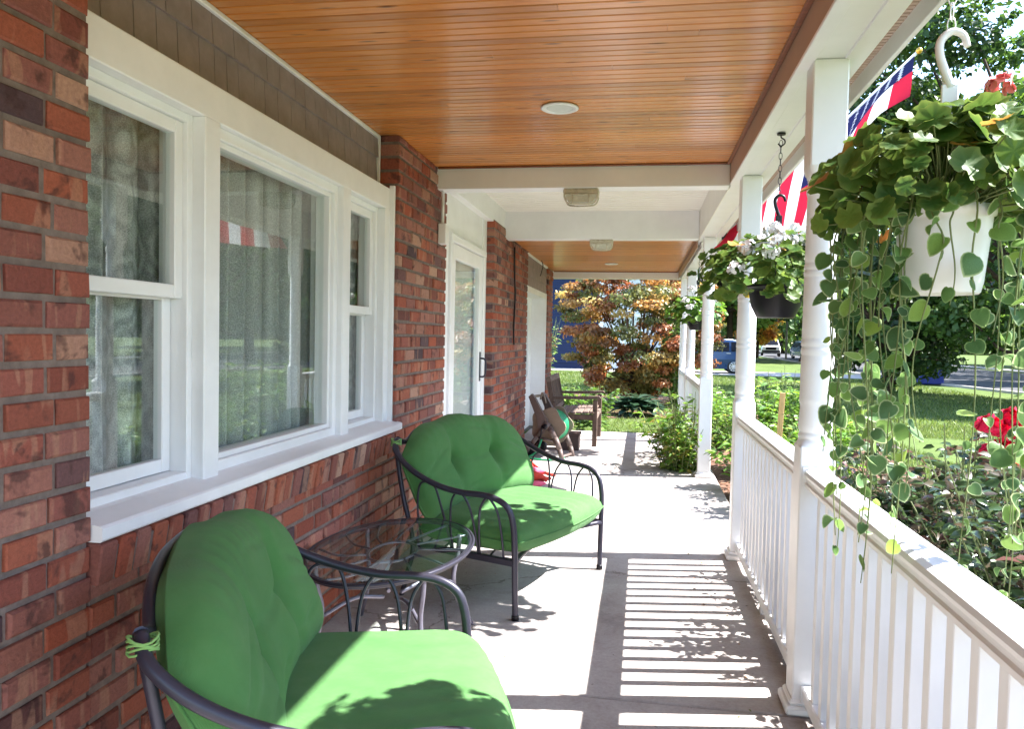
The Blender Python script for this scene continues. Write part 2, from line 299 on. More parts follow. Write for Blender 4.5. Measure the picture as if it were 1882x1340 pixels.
# ------------------------------------------------------------------ brick house
house = empty('brick_house', (WX, 5, 0), 0, 'red brick house front with white windows and glass storm door along the porch', 'house')
OFF = Vector((-WX, -5, 0))
def hpart(mb, name, mat, parent=None):
    """a part of the house given in world coordinates"""
    o = mb.build(name, mat, parent or house)
    if parent is None: o.location = OFF
    return o
CH, BL, JT = .082, .205, .0145
SEG = [(-2.2, 1.83, 0, 2.58), (1.83, 4.43, 0, .705), (4.43, 5.57, 0, 2.58), (7.43, 9.70, 0, 2.54), (11.85, 12.5, 0, 2.46)]
WALLS = []
for (y0, y1, z0, z1) in SEG:
    WALLS.append(hpart(MB().box((WX - .14, y0 + .006, z0), (WX - .009, y1 - .006, z1)), 'wall', M['mortar']))
hpart(MB().box((WX - .25, -2.2, -.1), (WX - .15, 1.80, 2.6)), 'wall_core', M['dark'])
hpart(MB().box((WX - .25, 4.5, -.1), (WX - .15, 5.53, 2.6)), 'wall_core', M['dark']); hpart(MB().box((WX - .30, 7.5, -.1), (WX - .15, 9.60, 2.6)), 'wall_core', M['dark']); hpart(MB().box((WX - .25, 1.80, -.1), (WX - .15, 4.5, .69)), 'wall_core', M['dark']); hpart(MB().box((WX - 6, 11.9, -.1), (WX - .15, 12.46, 2.6)), 'wall_core', M['shingle'])
hpart(MB().box((-2.1, 5.40, 2.52), (WX - .015, 12.46, 3.2)), 'upper_wall', M['white']); hpart(MB().box((-2.1, -2.2, 2.64), (WX - .15, 5.40, 3.2)), 'upper_wall', M['white'])
bricks = []
for si, (y0, y1, z0, z1) in enumerate(SEG):
    for c in range(int(round(z1 / CH)) + 1):
        zb = c * CH; zt = min(zb + CH - JT, z1)
        if zb + .02 > z1: break
        off = (c % 2) * BL / 2 + random.uniform(-.012, .012); k = math.floor((y0 - off) / BL) + 1
        cuts = [y0]
        if si == 0:
            e1, e2 = ((.118, .160), (.148, .196))[c % 2]; tail = [y1 - e1 + random.uniform(-.006, .006)]; tail.insert(0, tail[0] - e2)
            while tail[0] - BL > y0 + .1: tail.insert(0, tail[0] - BL + random.uniform(-.006, .006))
            cuts += tail; k = 10**6
        while k * BL + off < y1 - .075:
            q = k * BL + off + random.uniform(-.008, .008)
            if q > y0 + .075: cuts.append(q)
            k += 1
        cuts.append(y1 + JT)
        for a, b in zip(cuts[:-1], cuts[1:]): bricks.append((a, b - JT, zb + .003, zt, si))
def brick_shape(mb, a, b, z0, z1, dx, tilt=0.0):
    """brick with worn chamfered face; the face looks to +X"""
    c = random.uniform(.003, .007); x1 = WX + dx; x0 = WX - .139; j = lambda: random.uniform(-.0015, .0015)
    vs = [(x0,a,z0),(x0,b,z0),(x0,b,z1),(x0,a,z1),(x1-c,a+j(),z0+j()),(x1-c,b+j(),z0+j()),(x1-c,b+j(),z1+j()),(x1-c,a+j(),z1+j()),(x1,a+c+j(),z0+c+j()),(x1,b-c+j(),z0+c+j()),(x1,b-c+j(),z1-c+j()),(x1,a+c+j(),z1-c+j())]
    fs = [(3,2,1,0),(0,1,5,4),(1,2,6,5),(2,3,7,6),(3,0,4,7),(4,5,9,8),(5,6,10,9),(6,7,11,10),(7,4,8,11),(8,9,10,11)]
    return mb.add(vs, fs)
def bsize(q): return (q[1] - q[0]) / max(.5, ((q[0] + q[1]) / 2)) ** 3 if q[1] > 1.42 else -1
bricks.sort(key=bsize, reverse=True)
rest = {}
for i, q in enumerate(bricks):
    dx = random.gauss(0, .0024)
    if i < 262:
        mb = MB(); brick_shape(mb, *q[:4], dx); mb.build('brick', M['brick'], WALLS[q[4]])
    else:
        rm_ = rest.setdefault(q[4], MB()); rm_.rcur = random.random(); brick_shape(rm_, *q[:4], dx)
for si, rm_ in rest.items(): tag(rm_.build('brickwork', M['brick'], WALLS[si], rnd=True), kind='stuff')
wall = WALLS[1]
# sloping rowlock sill under the window
y = 1.835; nrow = 0
while y < 4.40:
    w = random.uniform(.064, .070); mb = MB()
    T = Matrix.Translation((WX + .012 + random.gauss(0, .002), y + w / 2, .694)) @ Matrix.Rotation(math.radians(9 + random.gauss(0, .8)), 4, 'Y')
    mb.box((-.11, -w / 2, 0), (0, w / 2, .118), T, ch=.005)
    mb.build('brick', M['brick'], wall); y += w + .012
mm = MB(); mm.box((-.13, 1.838, 0), (-.006, 4.42, .10), Matrix.Translation((WX + .012, 0, .694)) @ Matrix.Rotation(math.radians(9), 4, 'Y')); mm.build('mortar_bed', M['mortar'], wall)
# window unit ---------------------------------------------------------------
CX = -1.50                                            # casing face
wc = MB()
wc.box((-1.66, 1.80, 2.135), (CX, 4.432, 2.262), ch=.004)           # head
for a, b in ((1.78, 1.87), (2.449, 2.546), (3.690, 3.790), (4.33, 4.431)): wc.box((-1.66, a, .85), (CX + (.002 if a < 4.3 else .0), b, 2.137), ch=.004)
wc.box((CX - .004, 4.405, .83), (CX + .028, 4.431, 2.28), ch=.003)
casing = hpart(wc, 'window_casing', M['white'])
sill = MB(); P = [(-1.66, .89), (-1.52, .878), (-1.425, .862), (-1.418, .856), (-1.418, .825), (-1.425, .818), (-1.66, .818)]
sill.prism(P, 1.834, 4.455, 'y'); hpart(sill, 'window_sill', M['white'])
def frame(mb, y0, y1, z0, z1, xb, xf, w, ch=.003):
    mb.box((xb, y0, z0), (xf, y0 + w, z1), ch=ch); mb.box((xb, y1 - w, z0), (xf, y1, z1), ch=ch)
    mb.box((xb, y0 + w - .001, z0), (xf - .001, y1 - w + .001, z0 + w), ch=ch); mb.box((xb, y0 + w - .001, z1 - w), (xf - .001, y1 - w + .001, z1), ch=ch)
def double_hung(y0, y1, lab):
    w = MB(); frame(w, y0, y1, .875, 2.136, -1.655, -1.545, .030); o = hpart(w, 'window', M['vinyl'])
    zm = 1.525
    s = MB(); frame(s, y0 + .031, y1 - .031, zm - .02, 2.105, -1.60, -1.562, .045); s.build('upper_sash', M['vinyl'], o)
    s = MB(); frame(s, y0 + .034, y1 - .034, .908, zm + .018, -1.640, -1.605, .046); s.build('lower_sash', M['vinyl'], o)
    MB().box((-1.584, y0 + .07, zm + .02), (-1.580, y1 - .07, 2.065)).build('pane', M['glass'], o)
    MB().box((-1.624, y0 + .07, .945), (-1.620, y1 - .07, zm - .02)).build('pane', M['glass'], o)
    return o
double_hung(1.84, 2.449, ''); double_hung(3.79, 4.33, '')
w = MB(); frame(w, 2.546, 3.69, .875, 2.136, -1.655, -1.528, .042); frame(w, 2.590, 3.646, .918, 2.094, -1.62, -1.545, .022); pw = hpart(w, 'window', M['vinyl'])
MB().box((-1.576, 2.61, .935), (-1.572, 3.63, 2.075)).build('pane', M['glass'], pw)
# dark room behind the panes
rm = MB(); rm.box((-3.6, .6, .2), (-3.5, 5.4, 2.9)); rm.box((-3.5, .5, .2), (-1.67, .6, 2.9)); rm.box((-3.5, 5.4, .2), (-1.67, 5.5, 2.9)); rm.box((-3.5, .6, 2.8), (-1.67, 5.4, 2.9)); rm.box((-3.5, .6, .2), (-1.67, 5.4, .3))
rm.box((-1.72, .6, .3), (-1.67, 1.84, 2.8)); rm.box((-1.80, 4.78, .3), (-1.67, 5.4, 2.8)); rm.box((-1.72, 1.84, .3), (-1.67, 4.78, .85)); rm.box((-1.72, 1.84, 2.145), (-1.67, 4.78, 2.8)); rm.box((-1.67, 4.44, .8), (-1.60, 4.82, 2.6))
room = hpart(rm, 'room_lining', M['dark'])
# shingles over the window
bd = MB().box((-1.64, 1.83, 2.26), (SX - .004, 4.43, 2.60)); sid = hpart(bd, 'siding', M['shingle'])
for z0, z1, x in ((2.268, 2.452, 0), (2.447, 2.575, .006)):
    y = 1.72 + random.uniform(0, .08)
    while y < 4.41:
        w = random.choice((.085, .1, .115, .13, .15)); e = min(y + w, 4.425); a = max(y, 1.832)
        if e - a > .02:
            mb = MB(); t = .009 + random.uniform(0, .003)
            mb.prism([(SX - .01, z0), (SX + t + x, z0 + random.uniform(-.002, .002)), (SX + .002 + x, z1), (SX - .01, z1)], a + .0022, e - .0022, 'y'); mb.build('shingle', M['shingle'], sid)
        y += w
tr = MB().box((SX, 1.83, 2.558), (SX + .026, 4.41, 2.579), ch=.004); tr.box((SX, 4.408, 2.275), (SX + .022, 4.427, 2.579), ch=.003); hpart(tr, 'siding_trim', M['white'])
# entry: white surround, storm door ----------------------------------------
DX = -1.55
d = MB(); d.box((DX - .12, 5.575, 0), (DX + .02, 5.98, 2.70)); d.box((DX - .12, 7.27, 0), (DX + .022, 7.428, 2.70)); d.box((DX - .12, 5.98, 2.19), (DX + .012, 7.27, 2.70))
d.box((DX - .05, 5.95, 2.15), (DX + .05, 7.31, 2.21), ch=.006); d.box((DX - .05, 5.945, 0), (DX + .045, 6.02, 2.15), ch=.006); d.box((DX - .05, 7.225, 0), (DX + .045, 7.30, 2.15), ch=.006)
d.box((DX - .12, 6.02, 0), (DX + .09, 7.225, .12), ch=.008)
hpart(d, 'door_surround', M['white'])
d = MB(); frame(d, 6.025, 7.22, .125, 2.145, DX - .02, DX + .03, .12, .006); d.box((DX - .018, 6.14, .125), (DX + .026, 7.10, .38), ch=.004); door = hpart(d, 'door', M['vinyl'])
MB().box((DX + .002, 6.14, .38), (DX + .007, 7.10, 2.03)).build('pane', M['glass'], door)
d = MB().box((DX - .075, 6.05, .125), (DX - .05, 7.20, 2.14)); d.box((DX-.055, 6.3, .3), (DX-.042, 6.95, 1.0), ch=.01); d.box((DX-.055, 6.3, 1.15), (DX-.042, 6.95, 1.95), ch=.01); d.build('inner_door', M['white'], door)
d = MB().tube(spline([(DX + .03, 7.16, 1.18), (DX + .085, 7.155, 1.16), (DX + .085, 7.15, 1.02), (DX + .03, 7.16, 1.0)], 5), .009); d.box((DX + .028, 7.135, .96), (DX + .036, 7.185, 1.24), ch=.003); d.build('handle', M['metal'], door)
# conduit and switch box on the pier, flood of wire
d = MB().tube([(WX + .022, 5.36, 2.43), (WX + .022, 5.36, 2.18)], .011); hpart(d, 'conduit', M['white'])
d = MB().box((WX, 5.315, 2.045), (WX + .06, 5.405, 2.19), ch=.006); hpart(d, 'switch_box', M['white'])
# far recessed bay: siding above a white window panel
d = MB().box((-1.80, 9.70, 0), (-1.70, 11.85, 2.08)); d.box((-1.80, 11.83, 0), (WX - .02, 11.848, 2.06)); d.box((-1.80, 9.702, 0), (WX - .02, 9.72, 2.06)); d.box((-1.78, 9.72, 1.98), (WX - .03, 11.83, 2.06)); bay = hpart(d, 'bay_panel', M['white'])
d = MB(); frame(d, 9.9, 11.3, .75, 1.95, -1.70, -1.66, .05); w2 = hpart(d, 'window', M['vinyl']); MB().box((-1.685, 9.94, .79), (-1.68, 11.26, 1.91)).build('pane', M['glass'], w2); MB().box((-1.66, 9.88, .70), (-1.62, 11.32, .75), ch=.004).build('sill', M['vinyl'], w2)
d = MB()
for z0, z1 in ((2.06, 2.20), (2.195, 2.335), (2.33, 2.47)): d.prism([(-1.7, z0), (-1.475, z0), (-1.487, z1), (-1.7, z1)], 9.705, 11.845, 'y')
hpart(d, 'bay_siding', M['shingle'])
d = MB().box((-1.50, 9.705, 2.452), (-1.462, 11.845, 2.478), ch=.003); hpart(d, 'bay_trim', M['white'])
d = MB().tube(spline([(WX + .03, 10.75, 2.47), (WX + .05, 10.77, 2.40), (WX + .03, 10.76, 2.30), (WX + .015, 10.76, 2.25)], 4), .006, 5); hpart(d, 'cable_stain', M['black'])
d = MB().tube(spline([(WX + .012, 8.55, 2.4), (WX + .014, 8.58, 2.1), (WX + .012, 8.66, 1.85), (WX + .013, 8.6, 1.5), (WX + .012, 8.64, 1.3)], 5), .010, 5); hpart(d, 'cable_stain', M['black'])  # black tube added in place of a dark stain down the brick

# ------------------------------------------------------------------ curtain behind the glass
def curtainmat(name, pattern):
    m, n, b = newmat(name); tc = N(n, 'ShaderNodeTexCoord'); v = tc.outputs['Object']; fine = noise(n, 240, 3, .7, v); src = fine.outputs[0]
    if pattern:                                        # paisley drops: nested outlines in stretched cells
        mp = N(n, 'ShaderNodeMapping'); mp.inputs['Scale'].default_value = (2, 13, 6.0); n.links.new(v, mp.inputs[0]); wz = noise(n, 9, 2, .5, v); ad0 = N(n, 'ShaderNodeMixRGB', blend_type='ADD', i_0=.35); n.links.new(mp.outputs[0], ad0.inputs[1]); n.links.new(wz.outputs['Color'], ad0.inputs[2])
        vo = N(n, 'ShaderNodeTexVoronoi', feature='F1'); vo.inputs['Randomness'].default_value = .55; vo.inputs['Scale'].default_value = 1.0; n.links.new(ad0.outputs[0], vo.inputs['Vector'])
        q = N(n, 'ShaderNodeMath', operation='MULTIPLY', i_1=24.0); s_ = N(n, 'ShaderNodeMath', operation='SINE'); n.links.new(vo.outputs['Distance'], q.inputs[0]); n.links.new(q.outputs[0], s_.inputs[0]); pw = N(n, 'ShaderNodeMath', operation='MULTIPLY', i_1=.09); n.links.new(s_.outputs[0], pw.inputs[0])
        ad = N(n, 'ShaderNodeMath', operation='ADD'); n.links.new(pw.outputs[0], ad.inputs[0]); n.links.new(fine.outputs[0], ad.inputs[1]); src = ad.outputs[0]
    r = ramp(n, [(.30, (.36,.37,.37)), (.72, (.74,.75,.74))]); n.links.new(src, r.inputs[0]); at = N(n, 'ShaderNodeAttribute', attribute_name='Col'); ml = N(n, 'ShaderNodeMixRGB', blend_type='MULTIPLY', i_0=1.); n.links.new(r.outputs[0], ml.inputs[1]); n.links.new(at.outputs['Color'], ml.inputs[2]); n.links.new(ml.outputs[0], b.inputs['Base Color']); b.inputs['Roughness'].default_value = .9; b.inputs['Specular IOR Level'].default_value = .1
    a = ramp(n, [(.2, (.62,)*3), (.8, (.95,)*3)]); n.links.new(src, a.inputs[0]); n.links.new(a.outputs[0], b.inputs['Alpha']); return m
M['lace'] = curtainmat('lace', True); M['sheer'] = curtainmat('sheer', False)
def curtain(y0, y1, lab, amp=.018, freq=44., mat='lace'):
    ny, nz = 200, 14; V = []; T = []
    for j in range(nz):
        z = .865 + (2.135 - .865) * j / (nz - 1)
        for i in range(ny):
            y = y0 + (y1 - y0) * i / (ny - 1); ph = freq * y + .6 * math.sin(7 * y)
            V.append((-1.700 + amp * math.sin(ph) + .006 * math.sin(2.3 * ph + z), y + .004 * math.cos(ph) + .01 * math.sin(3 * z + 9 * y) * (2.1 - z), z))
    for j in range(nz - 1):
        for i in range(ny - 1): a = j * ny + i; T.append((a, a + 1, a + ny + 1, a + ny))
    fold_shade = [(.72 + .28*math.sin(freq*v_[1] + .6*math.sin(7*v_[1]) + .9))*(1. + .12*math.sin(2.7*freq*v_[1])) for v_ in V]; me = mesh_np('lace_curtain', V, T, col=np.repeat(np.array(fold_shade)[:, None], 3, 1), smooth=True); o = link('lace_curtain', me, M[mat]); tag(o, lab, 'curtain', 'lace curtains inside the porch windows'); return o  # fold shading and cloth layering painted into the vertex colour
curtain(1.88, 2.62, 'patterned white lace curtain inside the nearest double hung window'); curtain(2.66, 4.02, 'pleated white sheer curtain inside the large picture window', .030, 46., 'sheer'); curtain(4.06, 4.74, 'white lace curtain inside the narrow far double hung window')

# ------------------------------------------------------------------ ceiling and roof
pc = MB().box((-1.64, -2.4, ZC + .020), (.60, 5.42, ZC + .05)).build('porch_ceiling', M['dark']); tag(pc, kind='structure')
PW = .058
def plank(y0, x0, x1, z, w, mat, parent, t=.018):
    g = .0036; c = .0030
    if w > .1: g, c = .0055, .018
    sec = [(y0 + g, z + t), (y0 + g, z + c), (y0 + g + c, z), (y0 + w - g - c, z), (y0 + w - g, z + c), (y0 + w - g, z + t)]
    cuts = [x0, x1] if random.random() < .55 else [x0, random.uniform(x0 + .35, x1 - .35), x1]
    for a, b in zip(cuts[:-1], cuts[1:]): MB().prism(sec, a + .0007, b - .0007, 'x').build('plank', mat, parent)
y = 5.30 - PW
while y > -2.35:
    x0 = SX if 1.83 < y + PW / 2 < 4.43 else WX - .04
    plank(y, x0 - .03, .575, ZC, PW, M['ceiling'], pc); y -= PW
ZF = 2.475                                             # far bay ceiling sits lower
fc = MB().box((-1.64, 8.2, ZF + .020), (.62, 12.62, ZF + .05)).build('far_ceiling', M['dark'], pc)
y = 12.55 - PW
while y > 8.25: plank(y, WX - .04, .575, ZF, PW, M['ceiling'], fc); y -= PW
ec = MB().box((-1.70, 5.40, 2.75), (.62, 8.15, 2.80)).build('entry_ceiling', M['shingle'], pc)  # grey backing paints the slat gaps darker, in place of real shade
y = 8.12 - .11
while y > 5.45: plank(y, -1.68, .60, 2.72, .11, M['offwhite'], ec, .03); y -= .11
roof = empty('porch_roof', (.65, 5, ZB), 0, 'white porch roof edge with wrapped beams, vented soffit and fascia', 'roof')
def rpart(mb, name, mat):
    o = mb.build(name, mat, roof); o.location = (-.65, -5, -ZB); return o
b = MB(); b.box((.562, -2.4, ZB + .004), (.735, 12.62, 2.75)); rpart(b, 'beam', M['vinyl'])
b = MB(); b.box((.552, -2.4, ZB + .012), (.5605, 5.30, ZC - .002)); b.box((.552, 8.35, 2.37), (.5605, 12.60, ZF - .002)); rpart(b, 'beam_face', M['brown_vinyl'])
b = MB(); b.box((.548, -2.4, ZB - .004), (.60, 5.28, ZB + .012), ch=.003); b.box((.70, -2.4, ZB - .003), (.775, 12.6, ZB + .010), ch=.003); rpart(b, 'beam_lip', M['vinyl'])
b = MB(); b.box((.553, 5.42, ZB + .001), (.5607, 8.10, 2.75)); rpart(b, 'entry_beam_face', M['offwhite'])
b = MB(); b.box((WX - .02, 5.30, ZB - .004), (.5515, 5.445, 2.76), ch=.004); rpart(b, 'cross_beam', M['vinyl'])
b = MB(); b.box((WX - .02, 8.08, ZB), (.5515, 8.25, 2.76), ch=.004); rpart(b, 'cross_beam', M['vinyl'])
b = MB(); b.box((WX - .02, 12.55, 2.355), (.60, 12.66, 2.52), ch=.004); rpart(b, 'end_beam', M['vinyl'])
b = MB(); b.box((.59, 8.3, 2.36), (.733, 12.62, ZB - .002), ch=.003); rpart(b, 'far_beam', M['vinyl'])
for (ya, yb, zz) in ((-2.4, 5.298, ZC), (8.252, 12.548, ZF)):
    b = MB(); b.box((.528, ya, zz - .014), (.5515, yb, zz - .001), ch=.003); b.box((WX + .002, yb - .022, zz - .014), (.527, yb - .001, zz - .001), ch=.003); rpart(b, 'ceiling_trim', M['woodtrim'])
b = MB(); b.box((-1.56, 5.45, 2.695), (-1.50, 8.08, 2.72), ch=.006); b.box((-1.535, 5.45, 2.60), (-1.515, 8.08, 2.70), ch=.004); rpart(b, 'entry_cornice', M['white'])
so_ = MB(); y = -2.4
while y < 12.6: so_.box((.776, y, 2.555), (.895, y + .021, 2.575)); so_.box((.776, y + .021, 2.561), (.895, y + .03, 2.580)); y += .03
rpart(so_, 'soffit', paint('tan_soffit', lin(188,164,148), .6))
b = MB(); b.box((.895, -2.5, 2.475), (.915, 12.8, 2.66), ch=.003); rpart(b, 'fascia', M['vinyl'])
b = MB(); b.prism([(.60, 2.81), (.96, 2.66), (.96, 2.68), (.2, 3.02), (-1.62, 3.85), (-1.62, 3.80), (.2, 2.97)], -2.5, 12.85, 'y'); b.box((-1.66, -2.5, 2.81), (.8, -2.45, 3.6)); rpart(b, 'roof_deck', M['shingle'])
# recessed lights in the ceiling
def downlight(x, y, z, lab):
    o = empty('recessed_light', (x, y, z), 0, lab, 'ceiling light', 'recessed lights in the wood ceilings')
    MB().lathe([(.096, -.001), (.098, -.006), (.090, -.010), (.072, -.007), (.064, .006)], n=32, cap=False).build('trim_ring', M['white'], o)
    MB().lathe([(.068, -.005), (.050, -.0035), (.0, -.003)], n=28, cap=False).build('lens', paint('frosted_lens', (.68,.72,.70), .25), o); return o
downlight(-.446, 3.96, ZC - .003, 'round white recessed light in near wood ceiling'); downlight(-.46, 11.2, ZF - .003, 'round white recessed light in far wood ceiling')
def bulkhead(x, y, z, lab):
    o = empty('bulkhead_light', (x, y, z), 0, lab, 'lamp', 'bulkhead lights under the cross beams')
    dm = paint('weathered_white', lin(196,190,172), .6, .1, 20, dirt=lin(120,112,88))
    MB().box((-.122, -.062, -.038), (.122, .062, 0), ch=.008).build('housing', dm, o)
    b = MB()
    for yy in (-.058, .058): b.tube(spline([(-.115, yy, -.04), (-.110, yy*.95, -.07), (-.085, yy*.8, -.10), (0, yy*.75, -.106), (.085, yy*.8, -.10), (.110, yy*.95, -.07), (.115, yy, -.04)], 5), .006, 6)
    b.tube([(-.055, -.05, -.10), (-.055, .05, -.10)], .005, 6); b.tube([(.055, -.05, -.10), (.055, .05, -.10)], .005, 6); b.tube([(-.055, -.06, -.04), (-.055, -.047, -.102)], .005, 6); b.tube([(.055, -.06, -.04), (.055, -.047, -.102)], .005, 6)
    b.box((-.120, -.064, -.046), (.120, .064, -.036), ch=.004); b.build('guard', dm, o)
    prof = [(-.105, -.04), (-.10, -.068), (-.078, -.093), (.078, -.093), (.10, -.068), (.105, -.04)]
    MB().prism(prof, -.046, .046, 'y').build('lens', paint('ribbed_glass', (.62,.62,.55), .2, .1, 30), o); return o
bulkhead(-.44, 5.372, ZB - .004, 'dirty white bulkhead light under the nearer cross beam'); bulkhead(-.445, 8.165, ZB, 'white bulkhead light under the farther cross beam')

# ------------------------------------------------------------------ posts
PXC = .655
def ringpts(a, z, blend, n=32):
    out = []
    for k in range(n):
        t = 2*PI*(k + .5)/n + PI/4 - PI/n; c, s = math.cos(t), math.sin(t); rs = a / max(abs(c), abs(s)); r = a*(1 - blend) + rs*blend if blend > 0 else a
        out.append((r*c, r*s, z))
    return out
def post_meshes():
    a = .0625; top = MB().box((-a, -a, 2.045), (a, a, ZB + .003), ch=.005).mesh('post_cap_block')
    low = MB().box((-a, -a, .02), (a, a, 1.012), ch=.005).mesh('post_block')
    prof = [(a, 2.052, 1), (0.0614, 2.030, .75), (0.0610, 2.018, .3), (0.0596, 2.008, 0), (0.0563, 2.004, 0), (0.0552, 1.994, 0), (0.0574, 1.984, 0), (0.0596, 1.976, 0), (0.0600, 1.966, 0), (0.0596, 1.955, 0), (0.0574, 1.948, 0), (0.0552, 1.940, 0), (0.0558, 1.92, 0), (0.0569, 1.86, 0), (0.0574, 1.74, 0), (0.0576, 1.70, 0),
            (0.0560, 1.698, 0), (0.0560, 1.693, 0), (0.0591, 1.688, 0), (0.0596, 1.680, 0), (0.0591, 1.672, 0), (0.0563, 1.668, 0), (0.0591, 1.664, 0), (0.0596, 1.656, 0), (0.0591, 1.648, 0), (0.0563, 1.643, 0), (0.0576, 1.638, 0), (0.0582, 1.5, 0), (0.0587, 1.418, 0),
            (0.0571, 1.413, 0), (0.0602, 1.406, 0), (0.0608, 1.396, 0), (0.0602, 1.386, 0), (0.0574, 1.381, 0), (0.0602, 1.376, 0), (0.0608, 1.366, 0), (0.0602, 1.356, 0), (0.0574, 1.350, 0), (0.0588, 1.345, 0), (0.0593, 1.27, 0), (0.0594, 1.195, 0), (0.0604, 1.188, 0), (0.0605, 1.178, 0), (0.0588, 1.172, 0), (0.0566, 1.160, 0), (0.0569, 1.145, 0), (0.0588, 1.12, 0), (0.0603, 1.10, 0), (0.0606, 1.085, 0), (0.0599, 1.070, 0), (0.0566, 1.062, 0),
            (0.0566, 1.057, 0), (0.0598, 1.052, 0), (0.0604, 1.045, 0), (0.0596, 1.038, 0), (0.0582, 1.034, 0), (0.0611, 1.026, .25), (0.0615, 1.014, .75), (a, 1.000, 1)]
    vs = []; fs = []; n = 32
    for r, z, bl in prof: vs += ringpts(r, z, bl, n)
    for i in range(len(prof) - 1):
        for k in range(n): fs.append((i*n + k, (i+1)*n + k, (i+1)*n + (k+1) % n, i*n + (k+1) % n))
    mid = MB().add(vs, fs, True).mesh('turned_shaft')
    base = MB().box((-.088, -.088, 0), (.088, .088, .034), ch=.008).box((-.074, -.074, .034), (.074, .074, .055), ch=.008).mesh('post_base')
    for m in (top, low, mid, base): m.materials.append(M['vinyl'])
    return [('top_block', top), ('lower_block', low), ('turned_shaft', mid), ('base', base)]
PM = post_meshes()
POSTS = [(-1.0, 'foremost'), (1.02, 'near'), (3.035, 'nearest full white turned porch post, beside the hanging ivy basket'), (5.06, 'white turned porch post behind the black flower basket, at the entry opening'), (8.0, 'white turned porch post on the far side of the entry, with plants at its foot'), (10.7, 'white turned porch post next to last towards the far end'), (12.45, 'last white turned porch post at the far end of the porch')]
for y, lab in POSTS[2:]:
    o = empty('porch_post', (PXC, y, -.28 if y > 11.5 else 0), 0, lab, 'post', 'turned white porch posts')
    for nm, me in PM:
        c = inst(nm, me, o)
        if y > 11.5:
            c.location = (0, 0, .28 - .07)
            if nm == 'lower_block': c.scale = (1, 1, 1.26); c.location = (0, 0, -.055)
        elif y > 8.5: c.location = (0, 0, -.07 if nm != 'base' and nm != 'lower_block' else 0)
o = empty('porch_post', (PXC, .9, 0), 0, 'white turned porch post at the near end of the nearest railing', 'post', 'turned white porch posts')
for nm, me in PM: inst(nm, me, o)

# ------------------------------------------------------------------ railings
railprof = [(-.046, .862), (-.046, .874), (-.040, .880), (-.040, .892), (-.047, .898), (-.049, .908), (-.044, .920), (-.030, .9285), (0, .932), (.030, .9285), (.044, .920), (.049, .908), (.047, .898), (.040, .892), (.040, .880), (.046, .874), (.046, .862), (.026, .858), (-.026, .858)]
botprof = [(-.028, .058), (-.028, .100), (-.022, .106), (.022, .106), (.028, .100), (.028, .058)]
BALM = MB().box((-.019, -.019, .104), (.019, .019, .860), ch=.002).mesh('baluster'); BALM.materials.append(M['vinyl'])
BALS = MB().box((-.019, -.019, .104), (.019, .019, .860)).mesh('baluster'); BALS.materials.append(M['vinyl'])
def railing(y0, y1, lab):
    o = empty('porch_railing', (PXC, (y0 + y1) / 2, 0), 0, lab, 'railing', 'white railings between the porch posts'); h = (y1 - y0) / 2
    MB().prism(railprof, -h, h, 'y').build('top_rail', M['vinyl'], o); MB().prism(botprof, -h, h, 'y').build('bottom_rail', M['vinyl'], o)
    for e in (-h, h - .004): MB().box((-.053, e, .850), (.053, e + .004, .936)).build('bracket', M['vinyl'], o)
    for e in (-h, h - .012): MB().box((-.034, e, .050), (.034, e + .012, .112)).build('bracket', M['vinyl'], o)
    n = int(round((y1 - y0) / .1165)) - 1
    for k in range(n): inst('baluster', BALM if y1 < 6 else BALS, o, Matrix.Translation((0, -h + (k + 1) * 2*h/(n + 1), 0)))
    b = MB().box((-.02, -.02, 0), (.02, .02, .058)); b.build('foot_block', M['vinyl'], o)
railing(.965, 2.970, 'nearest white baluster railing, under the hanging ivy basket'); railing(3.0995, 4.9955, 'white baluster railing under the black flower basket'); railing(8.0645, 10.6355, 'white baluster railing past the entry behind leafy plants'); railing(10.7645, 12.385, 'farthest short white baluster railing')

# ------------------------------------------------------------------ loveseats
def ycur(x): return .095 * (1 - (x / .5) ** 2)
def yback(x): return .105 * (1 - (x / .58) ** 2)
def cushion_mesh(name, fn, nu=56, nv=40):
    """closed cushion: fn(u, v, side) -> point; side +1 front face, -1 back face"""
    V = []; T = []
    for s in (1, -1):
        for j in range(nv + 1):
            for i in range(nu + 1): V.append(fn(-1 + 2*i/nu, j/nv, s))
    n1 = (nu + 1) * (nv + 1)
    for j in range(nv):
        for i in range(nu):
            a = j*(nu + 1) + i; T.append((a, a + 1, a + nu + 2, a + nu + 1)); a += n1; T.append((a, a + nu + 1, a + nu + 2, a + 1))
    mb = MB().add(V, T, True); me = mb.mesh(name)
    import bmesh
    bm = bmesh.new(); bm.from_mesh(me); bmesh.ops.remove_doubles(bm, verts=bm.verts, dist=.0008); bmesh.ops.recalc_face_normals(bm, faces=bm.faces); bm.to_mesh(me); bm.free()
    me.polygons.foreach_set('use_smooth', [True] * len(me.polygons)); return me
def sq(t, p): return max(0., 1 - abs(t) ** p)
